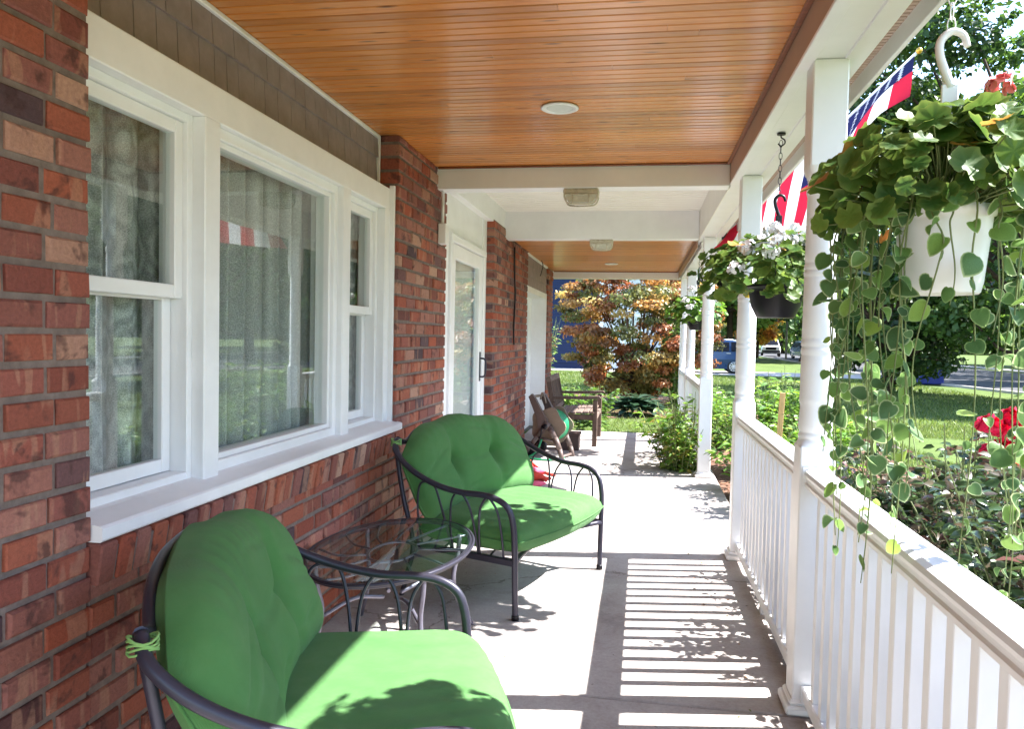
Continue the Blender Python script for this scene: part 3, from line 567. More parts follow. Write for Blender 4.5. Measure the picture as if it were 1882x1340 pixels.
def backfn(u, v, s):
    # outline: rounded shoulders, gently scalloped top
    hh = .488 * (1 - .36 * abs(u) ** 3.4) + .012 * math.cos(u * PI * 3) * sq(u, 2)
    half = .580 * (1 - .07 * max(0, .35 - v) / .35)
    x = half * u
    vv = v
    edge = (sq(u, 6) ** .5) * (sq(2*vv - 1, 5) ** .5)
    lobes = 0
    for ut in (-.36, .36):
        bend = .07 * math.sin(vv * PI) * (1 if ut < 0 else -1)
        d = (u - ut - bend * 0 + (.10 if ut > 0 else -.10) * -((vv - .5) ** 2) * 2)
        lobes += math.exp(-(d / .055) ** 2) * (.20 + .55 * math.exp(-((vv - .5) / .16) ** 2)) + .5 * math.exp(-((u - ut) / .10) ** 2 - ((vv - .5) / .10) ** 2)
    crease = .10 * math.exp(-((vv - .5 + .03 * math.cos(u * 9)) / .035) ** 2) * (1 if abs(u) < .45 else .6)
    pucker = .034 * math.sin(u * 62 + 3 * math.sin(vv * 5)) * max(0, vv - .72) / .28 * edge
    fold = 0
    for (cu, cv, sl, wd, dp) in ((-.72, .62, .25, .030, .10), (.72, .60, -.2, .030, .10), (-.1, .18, .10, .028, .07), (.15, .80, -.06, .022, .06), (-.62, .30, -.3, .026, .07), (.6, .25, .3, .026, .07)):
        fold += dp * math.exp(-((vv - cv - sl*(u - cu)) / wd) ** 2) * math.exp(-((u - cu) / .22) ** 2)
    th = edge * (1 - min(.8, lobes * .55) - crease * .9 - fold) + pucker
    y0 = .455 + .175 * v; z0 = .415 + hh * v
    t = .125 * th if s > 0 else -.055 * edge
    # lean: normal of the back plane points to -y and up
    return (x, y0 + yback(x) - t * .95, z0 + t * .30 + (.012 if s > 0 else 0))
def seatfn(u, v, s):
    half = .505 + .04 * v; x = half * u
    y = -.105 + .65 * v + ycur(x) * .95 * v ** 1.3 + .055 * u * u * (1 - v)
    e = (sq(u, 9) ** .45) * (sq(2*v - 1, 7) ** .45)
    crown = .018 * sq(u, 2) * sq(2*v - 1, 2)
    seam = .006 * math.exp(-((u - .12) / .012) ** 2) * (1 if v < .9 else 0)
    wr = .0035 * math.sin(34 * u + 6 * math.sin(3 * v)) * (1 - v)
    zc = .385
    return (x, y, zc + s * (.082 * e) + (crown - seam + wr * e if s > 0 else 0))
BACKME = cushion_mesh('back_cushion', backfn, 84, 56); SEATME = cushion_mesh('seat_cushion', seatfn, 60, 44)
for m in (BACKME, SEATME): m.materials.append(M['fabric'])
def edge_loop(fn, n=40):
    L = [(-1 + 2*k/n, 0.) for k in range(n)] + [(1., k/n) for k in range(n)] + [(1 - 2*k/n, 1.) for k in range(n)] + [(-1., 1 - k/n) for k in range(n)]
    out = []
    for u, v in L:
        p = Vector(fn(u, v, 1)) * .5 + Vector(fn(u, v, -1)) * .5
        if not out or (p - out[-1]).length > .004: out.append(p)
    return out
BPIPE = MB().tube(edge_loop(backfn), .0048, 6, closed=True).mesh('piping'); SPIPE = MB().tube(edge_loop(seatfn), .0048, 6, closed=True).mesh('piping')
for m in (BPIPE, SPIPE): m.materials.append(M['fabric'])
def loveseat(loc, rz, lab):
    o = empty('loveseat', (loc[0], loc[1], 0), rz, lab, 'loveseat', 'curved green patio loveseats')
    bc_ = inst('back_cushion', BACKME, o); sc_ = inst('seat_cushion', SEATME, o)
    inst('piping', BPIPE, bc_); inst('piping', SPIPE, sc_)
    for s in (-1, 1):
        A = spline([(s*.525, .700, .835), (s*.575, .67, .790), (s*.600, .59, .728), (s*.605, .48, .672), (s*.594, .36, .632), (s*.575, .25, .613), (s*.556, .14, .610), (s*.542, .06, .596), (s*.530, .0, .556), (s*.522, -.026, .48), (s*.516, -.033, .38), (s*.508, -.034, .20), (s*.50, -.036, 0)], 6)
        b = MB().tube(A, .0155, 10); b.build('arm', M['metal'], o)
        b = MB()
        for (ya, yb, zt) in ((.03, .17, .604), (.18, .335, .614), (.345, .53, .650)):
            ym = (ya + yb) / 2
            e = .04 * ym / .3; b.tube(spline([(s*.512, ya, .30), (s*(.523 + e*.5), ya + .004, .42), (s*(.537 + e*.8), ya + .018, .53), (s*(.543 + e), ya + .045, zt - .022), (s*(.545 + e), ym, zt - .002), (s*(.543 + e), yb - .045, zt - .022), (s*(.537 + e*.8), yb - .018, .53), (s*(.523 + e*.5), yb - .004, .42), (s*.512, yb, .30)], 6), .0062, 6)
        b.build('arm_scroll', M['metal'], o)
        b = MB().tube(spline([(s*.552, .685, .80), (s*.545, .64, .55), (s*.53, .58, .30), (s*.525, .62, .12), (s*.52, .66, 0)], 5), .0135, 8); b.build('rear_leg', M['metal'], o)
        MB().lathe([(.019, 0), (.019, .022), (.015, .03)], (s*.50, -.036, 0), 10).build('foot_cap', M['black'], o)
        MB().box((s*.512 - .012, -.03, .268), (s*.512 + .012, .60, .302), ch=.004).build('side_rail', M['metal'], o)
    b = MB().tube([(x, -.030 + ycur(x) + (0 if abs(x) < .5 else 0), .285) for x in np.linspace(-.51, .51, 25)], .0145, 8); b.build('front_rail', M['metal'], o)
    b = MB().tube([(x, .575 + yback(x), .285) for x in np.linspace(-.52, .52, 15)], .012, 8); b.build('back_rail', M['metal'], o)
    top = [(-.525, .700, .835)] + [(x, .628 + yback(x) + .035, .415 + .475 * (1 - .36 * abs(x/.58) ** 3.4) - .012) for x in (-.44, -.32, -.16, 0, .16, .32, .44)] + [(.525, .700, .835)]
    MB().tube(spline(top, 5), .0150, 8).build('back_hoop', M['metal'], o)
    b = MB()
    for yy in (.12, .26, .40, .52): b.tube([(x, yy + ycur(x), .292) for x in np.linspace(-.51, .51, 9)], .006, 5)
    b.build('seat_wires', M['metal'], o)
    # cord that ties the back cushion to the hoop
    b = MB(); c = Vector((-.545, .69, .822))
    for k in range(5): b.tube([(c.x + .025 * math.cos(t), c.y + .028 * math.sin(t), c.z - .012 + .006 * k + .006 * math.sin(2*t + k)) for t in np.linspace(0, 2*PI, 14)[:-1]], .0028, 5, closed=True)
    b.build('tie_cord', M['green_pale'], o); return o
loveseat((-.43, 4.153), math.radians(68.8), 'green cushioned curved loveseat beyond the glass table, facing the rail')
near_ls = loveseat((-.428, 2.00), math.radians(108.5), 'nearest green cushioned loveseat with dark metal arm, half in shadow'); near_ls.scale = (.92, 1.0, .97)

# ------------------------------------------------------------------ glass table
tb = empty('side_table', (-1.054, 3.204, 0), 0, 'oval glass topped patio table with charcoal metal legs between loveseats', 'table')
ell = lambda k, s=1., n=64: (s*.336*math.cos(2*PI*k/n), s*.53*math.sin(2*PI*k/n))
AXC = Matrix.Rotation(math.radians(-3.2), 4, 'Z')
b = MB(); b.tube([AXC @ Vector((ell(k)[0]*.965, ell(k)[1]*.975, .452)) for k in range(64)], .0125, 8, closed=True); b.tube([AXC @ Vector((ell(k)[0], ell(k)[1], .459)) for k in range(64)], .008, 6, closed=True); b.build('rim', M['metal'], tb)
V = [AXC @ Vector((ell(k)[0]*.955, ell(k)[1]*.965, .463)) for k in range(64)] + [AXC @ Vector((ell(k)[0]*.955, ell(k)[1]*.965, .469)) for k in range(64)]
MB().add(V, [tuple(range(63, -1, -1)), tuple(range(64, 128))] + [(k, (k+1) % 64, 64 + (k+1) % 64, 64 + k) for k in range(64)]).build('glass_top', M['tglass'], tb)
for t in (40, 140, 220, 320):
    a = math.radians(t); cx_, cy_ = .30*math.cos(a), .47*math.sin(a); d = Vector((cx_, cy_, 0)).normalized()
    MB().tube(spline([Vector((cx_, cy_, .452)), Vector((cx_, cy_, .36)) - d*.012, Vector((cx_, cy_, .26)) - d*.035, Vector((cx_, cy_, .15)) - d*.01, Vector((cx_, cy_, .06)) + d*.05, Vector((cx_, cy_, 0)) + d*.085], 5), .0115, 8).build('leg', M['table_metal'], tb)
    MB().tube(spline([Vector((cx_, cy_, .235)) - d*.04, Vector((cx_*.5, cy_*.5, .275)), Vector((cx_*.12, cy_*.12, .25))], 6), .009, 8).build('brace', M['table_metal'], tb)
b = MB()
for k in range(12):
    a = 2*PI*k/12 + .13; b.tube(spline([(.325*math.cos(a), .51*math.sin(a), .450), (.22*math.cos(a + .15), .35*math.sin(a + .15), .436), (.10*math.cos(a + .3), .16*math.sin(a + .3), .44)], 4), .0055, 6)
b.tube([(.10*math.cos(t), .16*math.sin(t), .44) for t in np.linspace(0, 2*PI, 24)[:-1]], .006, 6, closed=True); b.build('spokes', M['table_metal'], tb)

# ------------------------------------------------------------------ far furniture: bench, hose reel, box, red bundle
M['teak'] = woodmat('weathered_teak', lin(144,128,118), lin(116,100,92), lin(82,68,62), .7, (30, 2.2, 30), 0, .25)
M['teak_x'] = woodmat('weathered_teak_legs', lin(124,106,96), lin(98,82,74), lin(70,56,52), .7, (26, 26, 2.2), 0, .25)
bn = empty('garden_bench', (-.86, 10.36, 0), 0, 'weathered wooden garden bench against the wall beyond the hose reel', 'bench')
for s, yy in ((-1, -.52), (1, .52)):
    b = MB().box((.265, yy - .03, 0), (.325, yy + .03, .60), ch=.004); b.build('front_leg', M['teak_x'], bn)
    b = MB().box((-.03, yy - .028, 0), (.03, yy + .028, .45), Matrix.Translation((-.22, 0, 0)) @ Matrix.Rotation(math.radians(-3), 4, 'Y')); b.box((-.028, yy - .028, .0), (.028, yy + .028, .47), Matrix.Translation((-.225, 0, .42)) @ Matrix.Rotation(math.radians(-12), 4, 'Y')); b.build('back_post', M['teak_x'], bn)
    MB().prism([(-.30, .595), (.0, .60), (.20, .60), (.32, .615), (.355, .61), (.365, .625), (.345, .648), (.22, .645), (0, .635), (-.30, .63)], yy - .035, yy + .035, 'y').build('armrest', M['teak_x'], bn)
    MB().box((-.24, yy - .02, .34), (.30, yy + .02, .405), ch=.003).build('seat_rail', M['teak_x'], bn)
for k in range(6): MB().box((-.19 + k*.082, -.56, .405 + .004*k), (-.19 + k*.082 + .066, .56, .425 + .004*k), ch=.003).build('seat_slat', M['teak'], bn)
for k in range(11):
    T = Matrix.Translation((-.225, -.48 + k*.096, .43)) @ Matrix.Rotation(math.radians(-12), 4, 'Y'); MB().box((-.012, -.028, 0), (.010, .028, .42), T).build('back_slat', M['teak_x'], bn)
T = Matrix.Translation((-.225, 0, .42)) @ Matrix.Rotation(math.radians(-12), 4, 'Y')
MB().box((-.026, -.55, .40), (.024, .55, .47), T, ch=.004).build('top_rail', M['teak'], bn); MB().box((-.022, -.50, .02), (.022, .50, .07), T, ch=.003).build('lower_rail', M['teak'], bn); MB().box((.275, -.49, .335), (.315, .49, .40), ch=.003).build('apron', M['teak'], bn)

hr = empty('hose_reel', (-1.02, 8.86, 0), math.radians(-17), 'brown plastic garden hose reel cart holding a coiled green hose', 'hose reel')
M['reelbrown'] = paint('taupe_plastic', lin(96,82,78), .5, .1, 8); M['reeltan'] = paint('tan_plastic', lin(126,112,98), .5, .1, 8); M['hose'] = paint('green_hose', lin(40,140,96), .4, .1, 10)
for yy in (-.17, .15):
    def ap(c): return [(p[0], p[1]) for p in c]
    b = MB()
    b.prism([(-.205, .70), (-.165, .735), (-.13, .70), (.03, .44), (.055, .36), (-.03, .28), (-.08, .36), (-.10, .46)], yy - .02, yy + .02, 'y')
    pts = [(.0, .40), (.06, .36), (.13, .25), (.19, .12), (.225, 0)]
    for (p, q), wdt in zip(zip(pts[:-1], pts[1:]), (.05, .045, .04, .036)): b.tube([(p[0], yy, p[1]), (q[0], yy, q[1])], [wdt*.86, wdt*.8], 8)
    pts = [(-.01, .36), (-.09, .25), (-.18, .12)]
    for (p, q) in zip(pts[:-1], pts[1:]): b.tube([(p[0], yy, p[1]), (q[0], yy, q[1])], .028, 8)
    b.tube([(-.10, yy, .24), (.14, yy, .20)], .014, 6); b.build('side_frame', M['reelbrown'], hr)
    pr = []
    for k in range(40):
        t = 2*PI*k/40; r = .205 + .020*math.cos(5*t); pr.append((.02 + r*math.cos(t), .37 + r*math.sin(t)))
    yo = yy + (.045 if yy < 0 else -.045)
    b = MB().prism(pr, yo - .008, yo + .008, 'y'); b.lathe([(.16, 0), (.175, .010), (.19, 0)], (.02, yo + (-.008 if yy < 0 else .008), .37), 30, 'y', cap=False); b.build('drum_disc', M['reeltan'], hr)
    b = MB().lathe([(.03, -.022), (.085, -.028), (.094, -.018), (.094, .018), (.085, .028), (.03, .022)], (-.20, yy - .02, .094), 24, 'y'); wh = b.build('wheel', M['black'], hr)
    MB().lathe([(.0, -.034), (.035, -.034), (.04, -.026)], (-.20, yy - .02, .094), 14, 'y', cap=False).build('hub', M['reelbrown'], wh)
    MB().lathe([(.0, -.03), (.03, -.03), (.034, 0)], (.02, yy - .016, .37), 14, 'y', cap=False).build('axle_cap', M['black'], hr)
b = MB()
for layer, r in enumerate((.10, .124, .148, .170)):
    for k in range(8 - layer % 2): 
        y = -.105 + k*.0265 + (layer % 2)*.014 + random.uniform(-.003, .003); b.tube([(.02 + r*math.cos(t), y + .012*t/6.28, .37 + r*math.sin(t)) for t in np.linspace(0, 2*PI, 26)[:-1]], .0125, 6, closed=True)
b.build('hose_coil', M['hose'], hr)
b = MB().tube(spline([(-.02, -.20, .22), (-.06, -.26, .08), (-.14, -.30, .014), (-.03, -.36, .014), (.12, -.33, .014), (.20, -.24, .014), (.22, -.1, .014)], 7), .0115, 7); b.build('loose_hose', M['hose'], hr)
b = MB().tube(spline([(-.02, -.20, .38), (-.03, -.22, .25), (-.07, -.23, .10), (-.15, -.25, .02), (-.24, -.26, .014)], 7), .009, 6); b.build('leader_hose', M['black'], hr)
b = MB().tube([(-.17, -.17, .70), (-.17, .15, .70)], .017, 8); b.tube(spline([(-.13, -.02, .66), (-.11, -.02, .74), (-.08, -.02, .70), (-.06, -.02, .62)], 5), .010, 6); b.build('handle', M['reeltan'], hr)
MB().tube([(.21, -.17, .03), (.21, .15, .03)], .016, 8).build('foot_bar', M['reelbrown'], hr)

MB_ = MB().box((-.14, -.12, 0), (.14, .12, .205), ch=.008); MB_.box((-.155, -.135, .185), (.155, .135, .215), ch=.006); bx_ = MB_.build('planter_box', paint('dark_brown_plastic', lin(82,64,60), .6, .1)); bx_.location = (-.87, 9.50, 0); tag(bx_, 'low dark brown box on the slab between hose reel and bench', 'box')

# folded red and pink cloth lying behind the far loveseat
rb = empty('cloth_bundle', (-1.06, 7.30, 0), 0, 'loose bundle of red and pink cloth on floor behind far loveseat', 'cloth')
cl_r = [paint('cloth_red', lin(186,38,44), .8, .2, 12), paint('cloth_pink', lin(214,96,128), .8, .2, 12), paint('cloth_rust', lin(170,52,38), .8, .2, 12)]
for k in range(15):
    y0 = random.uniform(-.42, .42); z0 = random.uniform(.03, .26); L = random.uniform(.32, .52); an = random.uniform(-.35, .35); wd = random.uniform(.03, .06)
    pts = [Vector((-.30 + L*t*1.1, y0 + an*t*.5 + .03*math.sin(5*t + k), max(.02, z0*(1 - t*.75) + .03*math.sin(7*t + k)))) for t in np.linspace(0, 1, 9)]
    mb = MB(); mb.tube(pts, [wd*(.35 + .9*math.sin(PI*min(1, .15 + t*.85)))*(.65 + .35*math.sin(9*t + k)) for t in np.linspace(0, 1, 9)], 9); mb.build('fold', cl_r[k % 3], rb)

# ------------------------------------------------------------------ plant helpers
def frames(nrm, up=None):
    """orthonormal frames (N,3,3), columns x,y,z with z = nrm and random spin"""
    nrm = nrm / (np.linalg.norm(nrm, axis=1, keepdims=True) + 1e-9); n = len(nrm)
    r = RNG.normal(size=(n, 3)) if up is None else up
    x = np.cross(r, nrm); x /= (np.linalg.norm(x, axis=1, keepdims=True) + 1e-9); y = np.cross(nrm, x)
    return np.stack([x, y, nrm], axis=2)
def scatter(tv, tt, pos, fr, size, col, colv=None):
    """copies of a template leaf; returns V, T, C"""
    n = len(pos); k = len(tv); V = (np.einsum('nij,kj->nki', fr, tv) * size[:, None, None] + pos[:, None, :]).reshape(-1, 3)
    T = (tt[None] + (np.arange(n) * k)[:, None, None]).reshape(-1, tt.shape[1]); C = np.repeat(col, k, axis=0)
    if colv is not None: C = C * np.tile(colv, (n, 1))
    return V, T, C
LEAF4 = (np.array([(0,0,0), (.32,.45,.09), (0,1,-.05), (-.32,.45,.09)], float), np.array([(0,1,2), (0,2,3)]))
LEAF6 = (np.array([(0,0,0), (.20,.30,.05), (.17,.66,.02), (0,1,-.14), (-.17,.66,.02), (-.20,.30,.05), (0,.5,-.02)], float), np.array([(0,1,6), (1,2,6), (2,3,6), (3,4,6), (4,5,6), (5,0,6)]))
LEAFR = (np.array([(0,0,0), (.42,.20,.06), (.55,.62,.10), (.25,.98,.03), (-.25,.98,.03), (-.55,.62,.10), (-.42,.20,.06), (0,.55,-.04)], float), np.array([(0,1,7), (1,2,7), (2,3,7), (3,4,7), (4,5,7), (5,6,7), (6,0,7)]))
LEAF6W = (LEAF6[0]*np.array((1.35, 1, 1.6)), LEAF6[1])
def pal(n, cols, jit=.18):
    c = np.array(cols)[RNG.integers(0, len(cols), n)]; return np.clip(c * (1 + RNG.normal(size=(n, 1)) * jit), .002, 1)
def blob(n, c, r, shell=.6):
    """points inside an ellipsoid, biased to the shell"""
    d = RNG.normal(size=(n, 3)); d /= np.linalg.norm(d, axis=1, keepdims=True); q = RNG.random(n) ** (1/3) * (1 - shell) + shell * (.75 + .25 * RNG.random(n))
    return np.array(c) + d * q[:, None] * np.array(r), d

# ---- close leaves (one object each)
def geranium_leaf(seed):
    rg = random.Random(seed); n = 28; V = [(0, 0, 0)]; C = [(0, 1, 0)]; lob = 7
    for ring, rr in ((0, .45), (.35, .78), (1, 1.)):
        for k in range(n):
            t = 2*PI*(k + .5)/n - PI/2; w = ((t + PI/2 + PI) % (2*PI)) - PI; notch = 1 - .55*math.exp(-(w/.22) ** 2)
            fan = math.cos(lob*w + PI)
            sc = 1 + (.07*fan + (.028 if k % 2 else -.028)) * (1 if ring == 1 else 0); r = rr*sc*(notch if ring else .5 + .5*notch)
            V.append((r*math.cos(t), r*math.sin(t), .20*rr*rr*(.6 + .6*math.sin(2*t + seed)) + .055*rr*fan + rg.uniform(-.02, .02)*ring)); C.append((ring, 0, 0))
    T = [(0, 1 + k, 1 + (k + 1) % n) for k in range(n)]
    for g in (0, 1):
        for k in range(n): a, b = 1 + g*n + k, 1 + g*n + (k + 1) % n; T += [(a, a + n, b + n), (a, b + n, b)]
    return mesh_np('leaf', V, np.array(T), col=np.array(C), smooth=True)
def heart_leaf(seed):
    """pointed oval heart, stalk at the origin, tip at +y"""
    rg = random.Random(seed); half = [(0, .05), (.15, -.02), (.32, .05), (.44, .20), (.47, .40), (.41, .60), (.28, .79), (.13, .92)]
    out = half + [(0, .99)] + [(-x, y) for x, y in half[:0:-1]]
    cup = rg.uniform(-.6, .9); bend = rg.uniform(-.2, .8)
    def z(x, y): return cup*x*x*1.8 - bend*(y - .2)**2 + .05*abs(x)
    V = [(0, .42, z(0, .42) - .02)]; C = [(0, 1, 0)]; n = len(out)
    for ring, sc in ((0, .45), (0.0, .84), (1, 1.)):
        for (x, y) in out: X, Y = x*sc, .42 + (y - .42)*sc; V.append((X, Y, z(X, Y))); C.append((ring, 0, 0))
    T = [(0, 1 + k, 1 + (k + 1) % n) for k in range(n)]
    for g in (0, 1):
        o = 1 + g*n
        for k in range(n): a, b = o + k, o + (k + 1) % n; T += [(a, a + n, b + n), (a, b + n, b)]
    return mesh_np('leaf', V, np.array(T), col=np.array(C), smooth=True)
M['ger'] = leafmat('geranium_leaf', [(0, (.030,.078,.018)), (.4, (.050,.115,.024)), (.75, (.075,.150,.030)), (1, (.12,.20,.036))], None, .30)
M['ger_old'] = leafmat('yellowing_leaf', [(0, (.55,.38,.04)), (.35, (.50,.17,.05)), (.7, (.48,.44,.06)), (1, (.30,.09,.05))], None, .3)
M['hoya'] = leafmat('variegated_leaf', [(0, (.055,.12,.05)), (.5, (.09,.18,.065)), (1, (.16,.29,.07))], (.42,.50,.27), .26)
M['stem'] = paint('green_stem', (.16,.20,.07), .6, .2)
M['petal_w'] = paint('white_petal', (.82,.82,.84), .6, .02, bstr=0); M['petal_p'] = paint('pink_petal', lin(244,156,158), .6, .1, bstr=0); M['petal_r'] = paint('red_petal', lin(214,24,72), .55, .12, bstr=0)
GL = [geranium_leaf(k) for k in range(6)]; GO = [geranium_leaf(k + 20) for k in range(3)]; HL = [heart_leaf(k) for k in range(7)]
for m in GL: m.materials.append(M['ger'])
for m in GO: m.materials.append(M['ger_old'])
HP = [heart_leaf(k + 40) for k in range(7)]
for m in HL: m.materials.append(M['hoya'])
M['hoya_plain'] = leafmat('plain_vine_leaf', [(0, (.05,.115,.04)), (.35, (.09,.18,.055)), (.7, (.15,.26,.06)), (1, (.26,.38,.08))], (.20,.30,.11), .40)
for m in HP: m.materials.append(M['hoya_plain'])
def petal_ball(n, r, s, mat_name, seed=3):
    rg = np.random.default_rng(seed); d = rg.normal(size=(n, 3)); d[:, 2] = np.abs(d[:, 2]) * .9 - .15; d /= np.linalg.norm(d, axis=1, keepdims=True)
    fr = frames(d + rg.normal(size=(n, 3)) * .5); V, T, C = scatter(LEAFR[0] - np.array((0, .5, 0)), LEAFR[1], d * r, fr, np.full(n, s), np.ones((n, 3))); me = mesh_np('flower_head', V, T, smooth=True); me.materials.append(M[mat_name]); return me
FW = [petal_ball(46, .032, .022, 'petal_w', 3 + k) for k in range(3)]; FP = petal_ball(40, .026, .020, 'petal_p', 9); FR = petal_ball(46, .030, .034, 'petal_r', 12)
def rotm(nrm, spin):
    q = Vector(nrm).normalized().to_track_quat('Z', 'Y'); return q.to_matrix().to_4x4() @ Matrix.Rotation(spin, 4, 'Z')
def downleaf(nrm, rg):
    """leaf frame whose tip hangs mostly downwards"""
    z = Vector(nrm).normalized(); y = Vector((rg.gauss(0, .75), rg.gauss(0, .5), -1)); y = (y - z*y.dot(z)).normalized(); x = y.cross(z); return Matrix(((x.x, y.x, z.x, 0), (x.y, y.y, z.y, 0), (x.z, y.z, z.z, 0), (0, 0, 0, 1)))
def chain(o, z0, z1, mat, link_len=.034, w=.008):
    z = z0; k = 0
    while z < z1:
        T = Matrix.Translation((0, 0, z + link_len/2)) @ Matrix.Rotation((k % 2)*PI/2, 4, 'Z'); pts = [T @ Vector((w*1.1*math.cos(t), 0, link_len*.58*math.sin(t))) for t in np.linspace(0, 2*PI, 13)[:-1]]
        MB().tube(pts, .0017, 5, closed=True).build('chain_link', mat, o); z += link_len*.95; k += 1
def swan(mat, s=1.):
    b = MB(); P = spline([(.004*s, 0, .0), (-.010*s, 0, .035*s), (-.022*s, 0, .075*s), (-.020*s, 0, .105*s), (.002*s, 0, .124*s), (.026*s, 0, .115*s), (.036*s, 0, .088*s)], 6); m = len(P)
    b.tube(P, [s*(.0105 - .0035*abs(k/m - .1)) for k in range(m)], 8); b.box((-.016*s, -.004*s, -.075*s), (.020*s, .004*s, .006*s), ch=.002*s); return b
# ------------------------------------------------------------------ near basket: geranium and trailing variegated vine
BA = Vector((.672, 1.90, 0))
ba = empty('hanging_basket', (BA.x, BA.y, 1.515), 0, 'white hanging pot of geranium with long trailing heart-leaved vines, closest to camera', 'hanging basket', 'hanging flower baskets along the porch')
zo = 1.515
MB().lathe([(.076, 0), (.080, .004), (.083, .02), (.0845, .022), (.098, .160), (.099, .173), (.105, .175), (.106, .192), (.102, .194), (.094, .188), (.090, .178)], n=40).build('pot', M['vinyl'], ba)
MB().lathe([(.0, .176), (.092, .174)], n=24, cap=False).build('soil', paint('potting_soil', lin(58,42,34), .95, .3, 40, bstr=.6), ba)
hk = swan(M['vinyl'], 1.0); h = hk.build('hanger_hook', M['vinyl'], ba); h.location = (0, 0, 1.985 - zo)
b = MB()
for k in range(3):
    t = 2*PI*k/3 + .6; b.tube([(0, 0, 1.92 - zo), (.101*math.cos(t), .101*math.sin(t), .195)], .0032, 6)
b.build('hanger_arm', M['vinyl'], ba)
chain(ba, 2.105 - zo, ZB - zo - .03, M['vinyl'])
MB().tube(spline([(0, 0, ZB - zo), (0, 0, ZB - zo - .022), (.012, 0, ZB - zo - .036), (.020, 0, ZB - zo - .02)], 4), .003, 6).build('ceiling_hook', M['metal'], ba)
rg = random.Random(5)
stems = MB()
cnt = 0
while cnt < 345:
    t = rg.uniform(0, 2*PI); e = rg.uniform(-.45, 1.45); rr = rg.uniform(.62, 1.06)
    d = Vector((math.cos(t)*math.cos(e), math.sin(t)*math.cos(e), math.sin(e))); dn = Vector((d.x*.9, d.y*.9, max(d.z, 0) + .30))
    p = Vector((d.x*.275*rr, d.y*.24*rr, .245 + d.z*.165*rr - .04*max(0, -d.z)))
    if d.z < 0 and (d.x**2 + d.y**2)**.5*.25 < .12: continue
    if abs(p.x) < .07 and p.y < -.05 and p.z < .17: continue
    dn += Vector((rg.gauss(0, .5), rg.gauss(-.25, .5), rg.gauss(0, .35))); s = rg.uniform(.020, .043) * (1 if d.z > -.1 else .85)
    old = rg.random() < .025 or (d.x < -.8 and rg.random() < .10); cnt += 1
    inst('leaf', rg.choice(GO if old else GL), ba, Matrix.Translation(p) @ rotm(dn, rg.uniform(0, 2*PI)) @ Matrix.Scale(s, 4))
    if cnt % 2 == 0: stems.tube([(rg.uniform(-.05, .05), rg.uniform(-.05, .05), .18), Vector((p.x*.6, p.y*.6, .18 + (p.z - .18)*.6)), p - Vector((0, 0, .004))], .0019, 4, cap=False)
stems.build('stems', M['stem'], ba)
c = inst('flower_head', FP, ba, Matrix.Translation((.082, -.06, .445))); MB().tube([(.06, -.03, .34), (.082, -.06, .44)], .0022, 5).build('flower_stalk', M['stem'], ba)
specs = [(rg.uniform(-.235, -.085), rg.uniform(-.10, .16), rg.uniform(.42, .92), 'L') for _ in range(20)] + [(rg.uniform(.09, .21), rg.uniform(-.13, .10), rg.uniform(.40, .98), 'R') for _ in range(9)] + [(.02, -.13, .80, 'M'), (-.07, -.13, .50, 'M'), (.07, -.125, .26, 'M'), (-.03, -.14, .20, 'M')]
nl = 0
for (dx, dy, L, side) in specs:
    r = math.hypot(dx, dy); rim = Vector((dx/r*.095, dy/r*.095, .215)); out = Vector((dx, dy, .17)); zb = .17 - L
    wob = rg.uniform(0, 6); amp = rg.uniform(.006, .022)
    pts = [rim, rim*.5 + out*.5 + Vector((0, 0, .035)), out] + [Vector((dx + amp*math.sin(wob + 5*t) , dy + amp*math.cos(wob*2 + 4*t), .17 - L*t)) for t in np.linspace(.12, 1, 9)]
    P = spline(pts, 4); vine = MB().tube(P, [.0024 - .0012*i/len(P) for i in range(len(P))], 5).build('vine', M['stem'], ba)
    acc = 0; nxt = rg.uniform(.02, .06)
    for i in range(1, len(P)):
        acc += (P[i] - P[i-1]).length
        if acc > nxt and i < len(P) - 1:
            frac = i/len(P); nxt = acc + rg.uniform(.030, .062) * (1 + .5*frac)
            if rg.random() < (.08 if side == 'L' else .2): continue
            t = rg.uniform(0, 2*PI); o_ = Vector((math.cos(t), math.sin(t), rg.uniform(-.5, .5))).normalized()
            s = rg.uniform(.020, .052) * (1.06 - .25*frac)
            nrm = Vector((rg.gauss(-.2, .85), -.6 + rg.gauss(0, .6), rg.gauss(.4, .5)))
            inst('leaf', rg.choice(HL if rg.random() < .55 else HP), vine, Matrix.Translation(P[i] + o_*.010) @ downleaf(nrm, rg) @ Matrix.Scale(s*1.12, 4)); nl += 1
